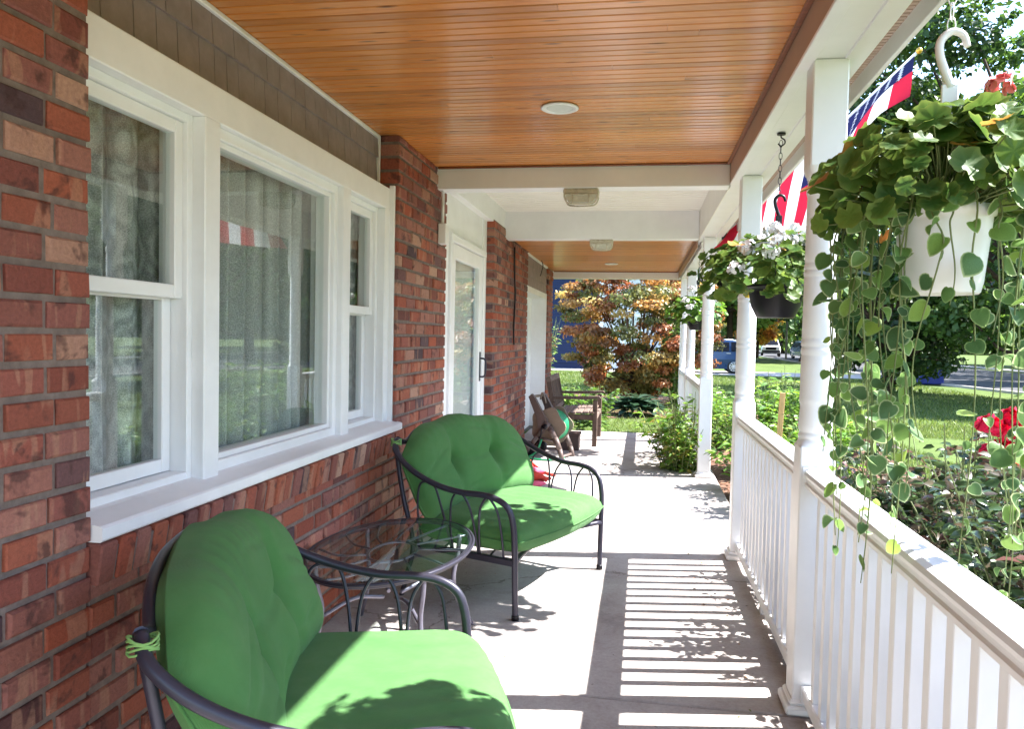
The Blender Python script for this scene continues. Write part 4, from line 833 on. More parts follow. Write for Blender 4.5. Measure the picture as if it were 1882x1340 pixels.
# ------------------------------------------------------------------ middle and far baskets: white geraniums in dark pots
def basket(loc, zrim, lab, individual, sc=1.):
    o = empty('hanging_basket', (loc[0], loc[1], zrim - .16), 0, lab, 'hanging basket', 'hanging flower baskets along the porch'); zb = zrim - .16
    MB().lathe([(.085, 0), (.092, .006), (.118, .06), (.130, .12), (.135, .150), (.141, .152), (.141, .162), (.128, .158), (.120, .14)], n=32).build('pot', M['black'], o)
    MB().lathe([(.0, .142), (.124, .140)], n=20, cap=False).build('soil', paint('potting_soil', lin(58,42,34), .95, .3, 40, bstr=.6), o)
    hz = zrim + .345 - zb
    swan(M['black'], .85).build('hanger_hook', M['black'], o).location = (0, 0, hz)
    b = MB()
    for k in range(3): t = 2*PI*k/3 + .3; b.tube([(0, 0, hz - .05), (.13*math.cos(t), .13*math.sin(t), .155)], .0026, 5)
    b.build('hanger_arm', M['black'], o)
    chain(o, hz + .10, ZB - zb - .05, M['metal'], .032, .007)
    MB().tube(spline([(0, 0, ZB - zb), (0, 0, ZB - zb - .02), (.016, 0, ZB - zb - .032), (.018, 0, ZB - zb - .05), (.0, 0, ZB - zb - .062), (-.014, 0, ZB - zb - .05)], 4), .0035, 6).build('ceiling_hook', M['black'], o); MB().lathe([(.02, -.008), (.022, 0)], (0, 0, ZB - zb), 14).build('hook_plate', M['black'], o)
    g = random.Random(int(loc[1]*10)); items = []
    for k in range(330):
        t = g.uniform(0, 2*PI); e = g.uniform(-.75, 1.3); rr = g.uniform(.6, 1.1); d = Vector((math.cos(t)*math.cos(e), math.sin(t)*math.cos(e), math.sin(e)))
        p = Vector((d.x*.36*rr - .03, d.y*.30*rr, .205 + d.z*.205*rr)); 
        if math.hypot(p.x, p.y) < .145 and p.z < .16: continue
        dn = Vector((d.x*.6, d.y*.6, max(.2, d.z) + .35)) + Vector((g.gauss(0, .35), g.gauss(0, .35), 0)); items.append((p, dn, g.uniform(.024, .046), g.uniform(0, 6.28)))
    if individual:
        for p, dn, s, sp in items[:290]: inst('leaf', g.choice(GO if g.random() < .025 else GL), o, Matrix.Translation(p) @ rotm(dn, sp) @ Matrix.Scale(s, 4))
    else:
        P = np.array([p for p, *_ in items]); Nn = np.array([dn for _, dn, *_ in items]); S = np.array([s for _, _, s, _ in items]) * 1.9
        V, T, C = scatter(LEAFR[0] - np.array((0, .5, 0)), LEAFR[1], P, frames(Nn), S, pal(len(P), [(.05,.12,.025), (.08,.17,.03), (.12,.22,.04)])); f = link('foliage', mesh_np('foliage', V, T, C, True), M['leaf'], o); tag(f, kind='stuff')
    for k in range(13):
        t = g.uniform(0, 2*PI); r = g.uniform(.06, .34); p = Vector((r*math.cos(t), r*math.sin(t), (.41 if individual else .46) - r*r*2.0 + g.uniform(-.03, .05)))
        f = inst('flower_head', g.choice(FW), o, Matrix.Translation(p) @ Matrix.Rotation(g.uniform(-.5, .5), 4, 'X') @ Matrix.Scale(g.uniform(1.0, 1.5), 4)); MB().tube([p*.6 + Vector((0, 0, .08)), p], .002, 4).build('flower_stalk', M['stem'], o)
    return o
basket((.655, 4.00), 1.675, 'black hanging pot of white geraniums between the two nearest full posts', True)
basket((.66, 9.50), 1.675, 'small dark hanging pot of white geraniums past the entry, farthest away', False)

# ------------------------------------------------------------------ flag on an angled pole
fg = empty('flag', (.79, 7.93, 2.46), 0, 'red and white striped flag with starred blue corner hanging from angled pole', 'flag')
PB, PT = Vector((.0, 0, 0)), Vector((1.21, -.75, 1.18))*1.2; pd = (PT - PB).normalized(); PL = (PT - PB).length
MB().tube([PB, PT], .0125, 10).build('pole', M['vinyl'], fg); MB().lathe([(.0, .03), (.02, .02), (.028, 0), (.02, -.02), (.0, -.028)], tuple(PT), 14, cap=False).build('finial', paint('gold', lin(200,160,70), .3, metal=.8), fg); MB().box((-.03, -.03, -.06), (.02, .03, .05), ch=.006).build('bracket', M['metal'], fg)
HL0, HLEN, FLY = .08, 2.10, 1.35
def fpt(u, v):
    """u 0..1 along the pole from its low end, v 0..1 down the cloth"""
    p = PB + pd * (HL0 + HLEN * u); sw = .07*math.sin(5.2*u*2 + 1.0)*v + .05*math.sin(11*u + 4*v)*v
    side = Vector((-.12*v - .22*v*(1 - u)*.3, -.10*v, 0)); g_ = min(1, max(0, (u - .52)/.40)); drop = FLY*v*(.16 + .95*u)*(1 - .74*g_*g_*(3 - 2*g_))
    return p + Vector((sw*.45, sw, -drop)) + side + Vector((.10*v*math.sin(u*7), 0, 0))
sm = [paint('flag_red', lin(190,30,58), .75, .06, 6, bstr=0), paint('flag_white', (.80,.79,.80), .75, .03, 6, bstr=0)]; sb = paint('flag_blue', lin(24,28,74), .75, .06, bstr=0)
for mt in sm + [sb]:
    n = mt.node_tree; b_ = n.nodes['Principled BSDF']; t_ = N(n, 'ShaderNodeBsdfTranslucent'); x_ = N(n, 'ShaderNodeMixShader', i_0=.4); n.links.new(b_.inputs['Base Color'].links[0].from_socket, t_.inputs[0]); n.links.new(b_.outputs[0], x_.inputs[1]); n.links.new(t_.outputs[0], x_.inputs[2]); n.links.new(x_.outputs[0], n.nodes['Material Output'].inputs[0])
def patch(u0, u1, v0, v1, nu, nv):
    V = [fpt(u0 + (u1-u0)*i/nu, v0 + (v1-v0)*j/nv) for j in range(nv+1) for i in range(nu+1)]; T = [(j*(nu+1)+i, j*(nu+1)+i+1, (j+1)*(nu+1)+i+1, (j+1)*(nu+1)+i) for j in range(nv) for i in range(nu)]; return MB().add(V, T, True)
for k in range(13): patch(k/13, (k+1)/13, 0 if k < 6 else .40, 1, 4, 30).build('stripe', sm[k % 2], fg)
patch(6/13, 1, 0, .40, 24, 14).build('canton', sb, fg)
st = MB()
for i in range(9):
    for j in range(11):
        if (i + j) % 2: continue
        u, v = 6/13 + (7/13)*(i + 1)/10, .40*(j + 1)/12; c = fpt(u, v); du = (fpt(u + .01, v) - c).normalized(); dv = (fpt(u, v + .01) - c).normalized(); nn = du.cross(dv).normalized()
        for sg in (-1, 1):
            vs = [c + nn*.004*sg] + [c + nn*.004*sg + (du*math.cos(PI/2 + k*PI/5) + dv*math.sin(PI/2 + k*PI/5)) * (.030 if k % 2 == 0 else .012) for k in range(10)]; st.add(vs, [(0, 1 + k, 1 + (k+1) % 10) for k in range(10)])
st_ = st.build('stars', sm[1], fg); tag(st_, kind='stuff')

# ------------------------------------------------------------------ ground, drive, street
def groundmat(name, stops, scale, fine, rough=.95, bstr=.6, dist=.02):
    m, n, b = newmat(name); tc = N(n, 'ShaderNodeTexCoord'); v = tc.outputs['Object']; a = noise(n, scale, 6, .7, v, .4); f = noise(n, fine, 5, .75, v)
    ad = N(n, 'ShaderNodeMixRGB', i_0=.5); n.links.new(a.outputs[0], ad.inputs[1]); n.links.new(f.outputs[0], ad.inputs[2]); r = ramp(n, stops); n.links.new(ad.outputs[0], r.inputs[0]); n.links.new(r.outputs[0], b.inputs['Base Color'])
    b.inputs['Roughness'].default_value = rough; b.inputs['Specular IOR Level'].default_value = .2; bump(n, b, f.outputs[0], bstr, dist); return m
M['lawn'] = groundmat('lawn', [(.32, (.045,.072,.018)), (.48, (.075,.115,.026)), (.62, (.115,.155,.042)), (.74, (.17,.185,.065))], .5, 34)
M['mulch'] = groundmat('mulch', [(.3, lin(62,44,36)), (.5, lin(104,78,64)), (.7, lin(150,120,102))], 3, 60)
M['asphalt'] = groundmat('asphalt', [(.3, (.055,.055,.06)), (.5, (.08,.08,.085)), (.7, (.115,.115,.12))], .8, 60, .85, .3, .01)
M['cement'] = groundmat('pale_concrete', [(.3, lin(150,144,140)), (.5, lin(178,172,168)), (.7, lin(196,190,186))], .6, 40, .9, .2, .01)
GZ = -.25
def gz(x, y):
    """gentle fall of the lawn away from the house"""
    d = np.clip((np.maximum(x - 2.5, 0) + np.maximum(y - 15, 0)*.3) / 20, 0, 1); return -.10 - .15 * np.clip(d*3, 0, 1)
xs = np.concatenate([np.linspace(-400, -20, 8), np.linspace(-16, 30, 60), np.linspace(40, 420, 9)]); ys = np.concatenate([np.linspace(-300, -10, 6), np.linspace(-6, 60, 70), np.linspace(75, 700, 8)])
XX, YY = np.meshgrid(xs, ys); ZZ = gz(XX, YY); nx = len(xs); V = np.stack([XX.ravel(), YY.ravel(), ZZ.ravel()], 1); T = np.array([(j*nx+i, j*nx+i+1, (j+1)*nx+i+1, (j+1)*nx+i) for j in range(len(ys)-1) for i in range(nx-1)])
gr = link('lawn', mesh_np('lawn', V, T, smooth=True), M['lawn']); tag(gr, kind='structure')
def sheet(name, poly, z, mat, kind='structure', t=.02):
    o = MB().prism(poly, z - t, z, 'z').build(name, mat); tag(o, kind=kind); return o
sheet('road', [(14.5, -60), (14.1, 24), (12.9, 28.4), (12.2, 32.9), (11.0, 38), (12.2, 60), (13, 140), (22, 140), (22.5, 60), (22.8, 38), (23, 24), (23, -60)], GZ + .012, M['asphalt'])
sheet('kerb', [(14.3, -60), (13.92, 24), (12.72, 28.4), (12.02, 32.9), (10.8, 38), (12.0, 60), (12.8, 140), (13, 140), (12.2, 60), (11.0, 38), (12.2, 32.9), (12.9, 28.4), (14.1, 24), (14.5, -60)], GZ + .09, M['cement'], t=.1)
sheet('sidewalk', [(24.2, -60), (24.0, 38), (23.6, 60), (23.6, 140), (25.2, 140), (25.2, 60), (25.5, 38), (25.7, -60)], GZ + .035, M['cement'])
sheet('driveway', [(-9, 37.6), (11.2, 37.2), (11.3, 41.6), (-9, 42.2)], GZ + .014, M['cement'])
sheet('side_drive', [(4.0, 13.5), (14.3, 12.7), (14.3, 10.6), (4.9, 11.6)], GZ + .012, M['asphalt'], t=.03)
bed = sheet('garden_bed', [(.80, -2), (2.6, -2), (3.0, 3), (3.1, 9.5), (3.6, 15.5), (2.2, 16.8), (.9, 14.5), (.80, 7.9), (.80, 6)], -.075, M['mulch'], t=.08)
bed2 = sheet('shade_bed', [(-3.2, 15.2), (-1.2, 14.2), (1.2, 14.6), (1.6, 17.0), (.6, 20.2), (-2.5, 20.4)], -.085, M['mulch'], t=.06)
# mulch chips, grass blades
n = 5200; P = np.stack([RNG.uniform(.85, 3.1, n), RNG.uniform(2.0, 15.2, n), np.full(n, -.068)], 1); C_ = pal(n, [lin(150,112,92), lin(112,82,66), lin(178,140,118), lin(84,60,50), lin(190,150,140)], .15)
V, T, C_ = scatter(np.array([(-.5,0,0), (.5,0,0), (.4,.28,.05), (-.4,.3,.02)], float), np.array([(0,1,2), (0,2,3)]), P, frames(RNG.normal(size=(n,3))*.35 + np.array((0,0,1.))), RNG.uniform(.03, .10, n), C_)
o = link('bark_chips', mesh_np('bark_chips', V, T, C_), M['leaf_thick']); tag(o, 'loose brown bark chips covering the garden bed', 'mulch', kind='stuff')
def grass(n, x0, x1, y0, y1, h, w, ok):
    x = RNG.uniform(x0, x1, n); y = RNG.uniform(y0, y1, n); k = ok(x, y); x, y = x[k], y[k]; n = len(x); z = gz(x, y) - .005
    hh = RNG.uniform(.6, 1.3, n)*h; a = RNG.uniform(0, 2*PI, n); dx, dy = np.cos(a)*w/2, np.sin(a)*w/2; lx, ly = RNG.normal(size=n)*h*.5, RNG.normal(size=n)*h*.5
    V = np.stack([np.stack([x-dx, y-dy, z], 1), np.stack([x+dx, y+dy, z], 1), np.stack([x+lx, y+ly, z+hh], 1)], 1).reshape(-1, 3); T = np.arange(3*n).reshape(-1, 3)
    return V, T, np.repeat(pal(n, [(.065,.11,.022), (.09,.14,.03), (.12,.165,.042), (.15,.18,.06)], .15), 3, axis=0)
def notbed(x, y): return ~((x > .75) & (x < 2.95) & (y < 15.6)) & ~((x < .82) & (y < 11.5)) & ~((y > 37.2) & (y < 42.2)) & ~((x > 3.9) & (x < 14.4) & (y > 10.6) & (y < 13.5)) & (x < 10.9)
parts = [grass(46000, -4, 5, 11.45, 19, .055, .012, notbed), grass(60000, -4, 12, 15, 36, .075, .028, notbed), grass(50000, 2.95, 7, 2.5, 16, .06, .014, notbed)]
V = np.concatenate([p[0] for p in parts]); o_ = np.cumsum([0] + [len(p[0]) for p in parts]); T = np.concatenate([p[1] + k for p, k in zip(parts, o_)]); C_ = np.concatenate([p[2] for p in parts])
o = link('grass', mesh_np('grass', V, T, C_), M['leaf']); tag(o, 'short mown grass of the front lawn', 'grass', kind='stuff')

# ------------------------------------------------------------------ plants in the beds
def leafy(name, loc, h, rad, nstem, nleaf, lsize, cols, lab, cat='plant', group=None, leaf=LEAF6, droop=.3, stem_r=.006, spread=.6, zbase=-.08, jit=.35, mat='leaf'):
    o = empty(name, (loc[0], loc[1], zbase), 0, lab, cat, group); sb_ = MB(); P = []; D = []
    for k in range(nstem):
        a = RNG.uniform(0, 2*PI); r = rad*math.sqrt(RNG.random())*spread; hh = h*RNG.uniform(.65, 1.0); tip = Vector((math.cos(a)*r*1.7, math.sin(a)*r*1.7, hh)); base = Vector((math.cos(a)*r*.45, math.sin(a)*r*.45, 0))
        pts = spline([base, base*.6 + tip*.4 + Vector((0, 0, .08*h)), tip], 5); sb_.tube(pts, [stem_r*(1 - .6*i/len(pts)) for i in range(len(pts))], 5, cap=False)
        m = max(3, nleaf // nstem)
        for i in range(m):
            t = RNG.uniform(.12, 1.0); q = pts[min(len(pts)-1, int(t*(len(pts)-1)))]; b = RNG.uniform(0, 2*PI)
            dv = np.array((math.cos(b), math.sin(b), RNG.uniform(-.25, .6))); P.append(np.array(q) + dv*RNG.uniform(0, .05)); D.append(dv)
    sb_.build('stems', M['stem'], o); P = np.array(P); D = np.array(D); n = len(P)
    nr = np.stack([-D[:, 0]*.5, -D[:, 1]*.5, np.ones(n)], 1) + RNG.normal(size=(n, 3))*jit
    # y axis of the leaf follows D
    y = D / np.linalg.norm(D, axis=1, keepdims=True); y[:, 2] -= droop; y /= np.linalg.norm(y, axis=1, keepdims=True); x = np.cross(y, nr); x /= np.linalg.norm(x, axis=1, keepdims=True) + 1e-9; z = np.cross(x, y)
    V, T, C = scatter(leaf[0], leaf[1], P, np.stack([x, y, z], 2), RNG.uniform(.6, 1.25, n)*lsize, pal(n, cols)); f = link('foliage', mesh_np('foliage', V, T, C, True), M[mat], o); tag(f, kind='stuff'); return o
G1 = [(.10,.21,.03), (.15,.27,.045), (.08,.17,.03), (.20,.31,.07)]; G2 = [(.05,.10,.03), (.07,.13,.035), (.10,.17,.05), (.035,.07,.03)]
leafy('garden_shrub', (.42, 8.35), .80, .50, 44, 1500, .085, G1 + [(.22,.20,.05)], 'leafy light green plant spilling over the slab at the entry post', 'shrub', droop=.35)
leafy('garden_shrub', (.62, 9.4), .95, .40, 26, 620, .085, G1, 'tall pale leafy plant growing through the far railing', 'shrub')
for (x, y, h, r, lab) in ((1.10, 7.3, .70, .42, 'bushy bright green plant beside the slab just past the entry railing'), (1.25, 8.6, 1.0, .5, 'tall bright green plant left of the wooden stake, behind the entry post'), (1.65, 9.0, 1.22, .5, 'tallest bright green plant in the bed, with feathery top'), (1.30, 6.4, .66, .45, 'low bright green plant at the foot of the wooden stake'), (1.75, 7.9, .80, .45, 'green plant in the bed right of the wooden stake'), (1.05, 10.6, .9, .45, 'green plant behind the leafy shrub at the far railing'), (2.5, 10.6, .55, .45, 'small green plant near the lawn edge of the mulch bed')):
    leafy('garden_plant', (x, y), h, r, 40, 1700, .095, G1, lab, 'plant', 'green plants in the mulch bed', droop=.15)
n = 0
for (x, y, h) in ((1.55, 5.2, .40), (2.2, 5.7, .35), (1.2, 5.0, .42), (2.5, 7.2, .30)):
    leafy('garden_plant', (x, y), h, .35, 16, 300, .075, [(.10,.19,.04), (.15,.22,.06), (.22,.12,.06)], ['small sparse green plant in the mulch beyond the middle railing', 'low reddish green plant in mulch near the lawn', 'short green plant close behind the middle railing', 'smallest sprawling plant at the outer edge of the mulch'][n], 'plant', 'green plants in the mulch bed'); n += 1
sk = MB().box((-.022, -.012, 0), (.022, .012, 1.03), Matrix.Rotation(math.radians(2.5), 4, 'Y'), ch=.002).build('wooden_stake', woodmat('pine_stake', lin(214,184,136), lin(196,162,112), lin(170,132,88), .8, (30, 30, 3), 0)); sk.location = (1.185, 7.0, -.08); tag(sk, 'plain pale wooden stake standing in the bed among green plants', 'stake')
# rose bushes right of the near railing
RC = [(.032,.062,.024), (.045,.082,.030), (.062,.105,.038), (.085,.13,.048), (.05,.09,.04), (.09,.07,.045), (.13,.11,.07)]
for k, (x, y, h, r, lab) in enumerate(((1.38, 1.95, 1.02, .50, 'dark leaved rose bush nearest the camera, outside the near railing'), (1.48, 2.75, 1.06, .52, 'dark rose bush with crimson blooms outside the near railing'), (1.42, 3.6, .98, .50, 'rose bush with pinkish young leaves beside the nearest full post'), (2.3, 3.5, .95, .55, 'rose bush of the outer row near the lawn'), (2.25, 2.4, 1.02, .55, 'dark rose bush of the outer row closest to camera'), (1.40, 4.5, .70, .45, 'short rose bush outside the middle railing'), (2.45, 4.7, .72, .5, 'low rose bush of the outer row beside the mulch'))):
    ro = leafy('rose_bush', (x, y), h*1.2, r, 54, 7600, .050, RC if k % 2 else RC + [(.14,.08,.065)], lab, 'rose bush', 'rose bushes outside the railing', droop=.2, leaf=LEAF6W, stem_r=.005, spread=.72, jit=1.1, mat='leaf_gloss')
    for j in range({0: 3, 1: 9, 2: 5}.get(k, 3)):
        a = RNG.uniform(0, 2*PI); q = RNG.uniform(.05, .8)*r; zz = h*RNG.uniform(.8, 1.02)
        inst('bloom', FR, ro, Matrix.Translation((q*math.cos(a), q*math.sin(a), zz)) @ Matrix.Scale(RNG.uniform(.5, 1.05) if k == 1 else RNG.uniform(.35, .6), 4))
    if k == 2:
        for (px, py, pz) in ((.02, -.12, 1.14), (.08, -.10, 1.12), (.14, -.14, 1.115), (.06, -.16, 1.05), (.12, -.08, 1.17), (.03, -.15, 1.03)): inst('bloom', FR, ro, Matrix.Translation((px, py, pz)) @ Matrix.Scale(1.25, 4))
# hosta, low shrubs at the far end
def hosta(loc, r, n, cols, lab, size=.22):
    o = empty('hosta', (loc[0], loc[1], -.1), 0, lab, 'plant', 'low leafy plants beyond the porch'); a = RNG.uniform(0, 2*PI, n); q = RNG.uniform(.05, 1, n)*r; P = np.stack([np.cos(a)*q*.5, np.sin(a)*q*.5, .08 + .22*(1 - q/r) + RNG.uniform(0, .08, n)], 1)
    y = np.stack([np.cos(a), np.sin(a), RNG.uniform(-.35, .5, n)], 1); y /= np.linalg.norm(y, axis=1, keepdims=True); nr = np.stack([-np.cos(a)*.3, -np.sin(a)*.3, np.ones(n)], 1); x = np.cross(y, nr); x /= np.linalg.norm(x, axis=1, keepdims=True); z = np.cross(x, y)
    V, T, C = scatter(LEAF6[0]*np.array((1.3,1,1)), LEAF6[1], P, np.stack([x, y, z], 2), RNG.uniform(.7, 1.2, n)*size, pal(n, cols)); f = link('foliage', mesh_np('foliage', V, T, C, True), M['leaf_thick'], o); tag(f, kind='stuff'); return o
hosta((-.05, 14.9), .62, 230, [(.03,.065,.04), (.045,.085,.05), (.06,.10,.055)], 'dark blue green hosta clump under the orange maple', .30); hosta((-.75, 11.75), .36, 150, [(.11,.20,.05), (.15,.25,.06), (.09,.16,.04)], 'light green leafy clump at the slab end behind the bench', .17)
leafy('garden_shrub', (-1.25, 13.2), .72, .42, 30, 800, .09, G1, 'green bushy plant at the house corner behind the bench back', 'shrub'); leafy('garden_shrub', (-.75, 14.0), .60, .36, 24, 600, .10, [(.07,.15,.025), (.11,.20,.035)], 'mid green tuft in the lawn left of the hosta', 'shrub')
leafy('garden_shrub', (-2.0, 14.6), 1.9, .55, 34, 1500, .085, [(.12,.20,.06), (.17,.25,.09), (.22,.12,.06), (.09,.16,.05)], 'tall loose green climber by the far brick corner', 'shrub')

# ------------------------------------------------------------------ trees
def tree(name, loc, h, tr, rad, zc, nclump, nleaf, lsize, cols, lab, group=None, leaf=LEAF4, trunk_h=None, holes=.15, lean=(0, 0), clump_r=.22, mat='leaf', flat=1., multi=1):
    o = empty(name, (loc[0], loc[1], loc[2] if len(loc) > 2 else GZ), 0, lab, 'tree', group); tb_ = MB(); th = trunk_h or zc*.8
    cc, dd = blob(nclump, (lean[0], lean[1], zc), (rad[0], rad[1], rad[2]), .45)
    for m_ in range(multi):
        a = 2*PI*m_/multi; off = Vector((math.cos(a), math.sin(a), 0))*(tr*1.2 if multi > 1 else 0)
        tb_.tube(spline([off*.5 + Vector((0, 0, -.1)), off*.8 + Vector((lean[0]*.1 + tr*.2, lean[1]*.1, th*.4)), off*2.2*(1 if multi > 1 else 0) + Vector((lean[0]*.5, lean[1]*.5, th)), Vector((lean[0], lean[1], zc + rad[2]*.4)) + off*2.5], 6), [tr*(1.25 if i == 0 else 1 - .75*i/19) for i in range(19)], 10)
    for k in range(min(nclump, 46)):
        q = Vector(cc[k]); s = Vector((lean[0]*.5, lean[1]*.5, th*RNG.uniform(.6, 1.05))); mid = s*.45 + q*.55 + Vector((0, 0, .06*h*RNG.uniform(-1, 1))); pts = spline([s, mid, q], 4); tb_.tube(pts, [tr*(.42 if tr < .3 else .24)*(1 - .85*i/len(pts)) for i in range(len(pts))], 6, cap=False)
    tb_.build('trunk', M['bark'], o)
    per = max(4, nleaf // nclump); base = np.array(cols); P = []; C = []; D = []
    for k in range(nclump):
        if RNG.random() < holes: continue
        r = clump_r*(rad[0]+rad[1])/2*RNG.uniform(.6, 1.3); p, d = blob(per, cc[k], (r, r, r*.62*flat), .35); P.append(p); D.append(d + dd[k]*.4 + np.array((0, 0, .7))); c = base[RNG.integers(0, len(base))]*(1 + RNG.normal()*.16); C.append(np.clip(np.repeat(c[None], per, 0)*(1 + RNG.normal(size=(per, 1))*.2), .003, 1))
    P = np.concatenate(P); D = np.concatenate(D); C = np.concatenate(C); n = len(P)
    V, T, C = scatter(leaf[0], leaf[1], P, frames(D + RNG.normal(size=(n, 3))*.7), RNG.uniform(.6, 1.3, n)*lsize, C); f = link('crown', mesh_np('crown', V, T, C), M[mat], o); tag(f, kind='stuff'); return o
MC = [(.34,.16,.06), (.42,.25,.08), (.26,.11,.05), (.20,.16,.05), (.40,.30,.10), (.12,.13,.04), (.16,.17,.05)]
tree('maple_tree', (-.12, 17.6, -.12), 3.6, .055, (1.85, 1.7, 1.75), 1.85, 330, 46000, .085, MC, 'small orange bronze leaved ornamental maple on the side lawn', leaf=LEAF4, trunk_h=.60, holes=.06, clump_r=.15, flat=.62, multi=3)
leafy('garden_shrub', (.75, 16.9), 2.2, .42, 26, 900, .12, G1, 'green leafy stems growing through the right side of the maple', 'shrub', zbase=-.12)
DG = [(.028,.060,.016), (.04,.085,.02), (.06,.115,.026), (.085,.15,.032)]; LG = [(.07,.13,.028), (.10,.175,.04), (.14,.22,.05), (.05,.10,.022)]
big = tree('shade_tree', (11.4, 23.5), 15, .38, (6.0, 6.0, 6.2), 8.0, 150, 52000, .24, DG, 'large dark green shade tree filling the upper right above the lawn', 'trees around the yard', trunk_h=3.2, holes=.24, clump_r=.20)
tree('shade_tree', (8.2, 27.5), 6, .16, (2.6, 2.6, 2.4), 2.6, 70, 14000, .20, DG, 'low dark green tree with branches near the grass behind the trailing vines', 'trees around the yard', trunk_h=1.2, holes=.1)
FT = [((13.4, 66), 16, .55, (8, 8, 6.5), 9.5, DG, 'big thick trunked tree beside the parked cars down the street'), ((6.5, 60), 13, .3, (6, 5, 5.5), 7.5, LG, 'broad mid green tree beyond the blue sport utility vehicle'), ((28, 48), 16, .4, (8, 8, 7), 9, LG, 'bright green tree across the street right of the shade tree'), ((24, 74), 17, .4, (9, 8, 8), 9.5, DG, 'tall dark tree across the street beyond the parked cars'), ((1.5, 72), 15, .35, (7, 6, 7), 8.5, DG, 'tall dark tree behind the driveway'), ((34, 34), 15, .4, (8, 8, 7), 8.5, DG, 'dark tree across the street at the right edge'), ((19, 110), 19, .4, (12, 8, 9), 10, LG, 'distant pale tree closing the street'), ((4, 105), 18, .4, (12, 8, 9), 9.5, LG, 'distant tree behind the far driveway'), ((-9, 62), 15, .4, (7, 7, 7), 8.5, LG, 'green tree behind the blue house'), ((38, 64), 18, .4, (10, 9, 9), 9.5, DG, 'far dark tree at the right behind the street'), ((17.5, 38), 13, .3, (5.2, 5.2, 5), 8.6, DG, 'spreading dark green tree over the street behind the vines')]
for (l, h, tr_, rd, zc, cl, lab) in FT: tree('street_tree', l, h, tr_, rd, zc, 80, 15000, .034*(l[1]**.5)*2.0, cl, lab, 'trees around the yard', holes=.10, clump_r=.26)
tree('autumn_tree', (10.9, 76), 7, .16, (2.6, 2.6, 2.6), 3.9, 50, 7000, .30, [(.55,.36,.07), (.60,.28,.08), (.48,.40,.10)], 'golden orange autumn tree behind the parked white pickup', holes=.05, clump_r=.3)
# far wood that closes the horizon as one mass
P, D = blob(26000, (0, 0, 0), (1, 1, 1), .2); n = len(P); a = RNG.uniform(-.55, 1.25, n); R = RNG.uniform(150, 190, n); hgt = 13 + 5*np.sin(a*9) + 3*np.sin(a*23 + 1); P = np.stack([np.sin(a)*R, np.cos(a)*R, GZ + RNG.random(n)**.7*hgt], 1)
V, T, C_ = scatter(LEAF4[0], LEAF4[1], P, frames(RNG.normal(size=(n, 3))), RNG.uniform(1.6, 3.4, n), pal(n, LG + DG)); o = link('distant_wood', mesh_np('distant_wood', V, T, C_), M['leaf']); tag(o, 'distant belt of green trees closing the horizon', 'woods', kind='stuff')
# hedge row across the street seen in window reflections
for k, (x, y, h, r) in enumerate(((27.5, 20, 12, 5.5), (29, 8, 14, 6), (27, -4, 12, 5.5))): tree('street_tree', (x, y), h, .3, (r, r, r*.95), h*.56, 70, 12000, .30, LG if k % 2 else DG, ['round dark tree across the street opposite the porch end', 'pale tree across the street opposite the entry', 'dark tree across the street opposite the camera'][k], 'trees around the yard', holes=.08, clump_r=.27)

# ------------------------------------------------------------------ blue neighbour house
nh = empty('blue_house', (-7.2, 40, GZ), 0, 'neighbouring house clad in dark blue clapboard with white corner board', 'house')
bl = paint('blue_clapboard', lin(26,38,74), .6, .06, 2, .3)
b = MB(); z = .3
while z < 6.0: b.prism([(.0, z), (-.035, z), (-.008, z + .155), (.0, z + .155)], -6, 5, 'x'); z += .15
b.box((-6, .001, 0), (5, 8, 6.1)); b.build('wall', bl, nh)
b = MB(); z = .3
pw_ = paint('pale_clapboard', (.62,.64,.68), .6, .03, 2)
while z < 5.4: b.prism([(.10, z), (.065, z), (.09, z + .155), (.10, z + .155)], 5.25, 8.2, 'x'); z += .15
b.box((5.25, .101, 0), (8.2, 8, 5.5)); b.build('wing', pw_, nh)
MB().box((4.98, -.05, .2), (5.24, .12, 6.1)).build('corner_board', M['white'], nh)
b = MB().prism([(-.5, 6.0), (8.5, 6.0), (4, 8.4)], -6.4, 5.5, 'x'); b.prism([(-.3, 5.4), (8.3, 5.4), (4, 7.2)], 5.2, 8.6, 'x'); b.build('roof', M['shingle'], nh)
w = MB().box((6.2, .03, 1.2), (7.3, .11, 2.9), ch=.02).build('window', M['white'], nh); MB().box((6.3, .015, 1.3), (7.2, .028, 2.8)).build('pane', M['glass'], w); w = MB().box((-3.2, -.06, 1.2), (-2.0, -.02, 2.9), ch=.02).build('window', M['white'], nh); MB().box((-3.1, -.075, 1.3), (-2.1, -.062, 2.8)).build('pane', M['glass'], w)

# ------------------------------------------------------------------ cars
def carpaint(name, c):
    m, n, b = newmat(name); b.inputs['Base Color'].default_value = (*c, 1); b.inputs['Roughness'].default_value = .28; b.inputs['Coat Weight'].default_value = .8; b.inputs['Coat Roughness'].default_value = .05; b.inputs['Metallic'].default_value = .25
    tc = N(n, 'ShaderNodeTexCoord'); z = noise(n, 3, 4, .6, tc.outputs['Object']); r = ramp(n, [(.3, (.25,)*3), (.7, (.36,)*3)]); n.links.new(z.outputs[0], r.inputs[0]); n.links.new(r.outputs[0], b.inputs['Roughness']); return m
M['tint'] = paint('tinted_glass', (.010,.010,.014), .25, .05, spec=.15, bstr=0); M['rim_'] = paint('alloy', (.62,.62,.64), .3, .05, metal=.7, bstr=0); M['tyre'] = paint('tyre', (.016,.016,.017), .8); M['tail'] = paint('red_lamp', lin(170,16,22), .2, .05, bstr=0); M['lamp'] = paint('clear_lamp', (.75,.76,.78), .12, .03, bstr=0)
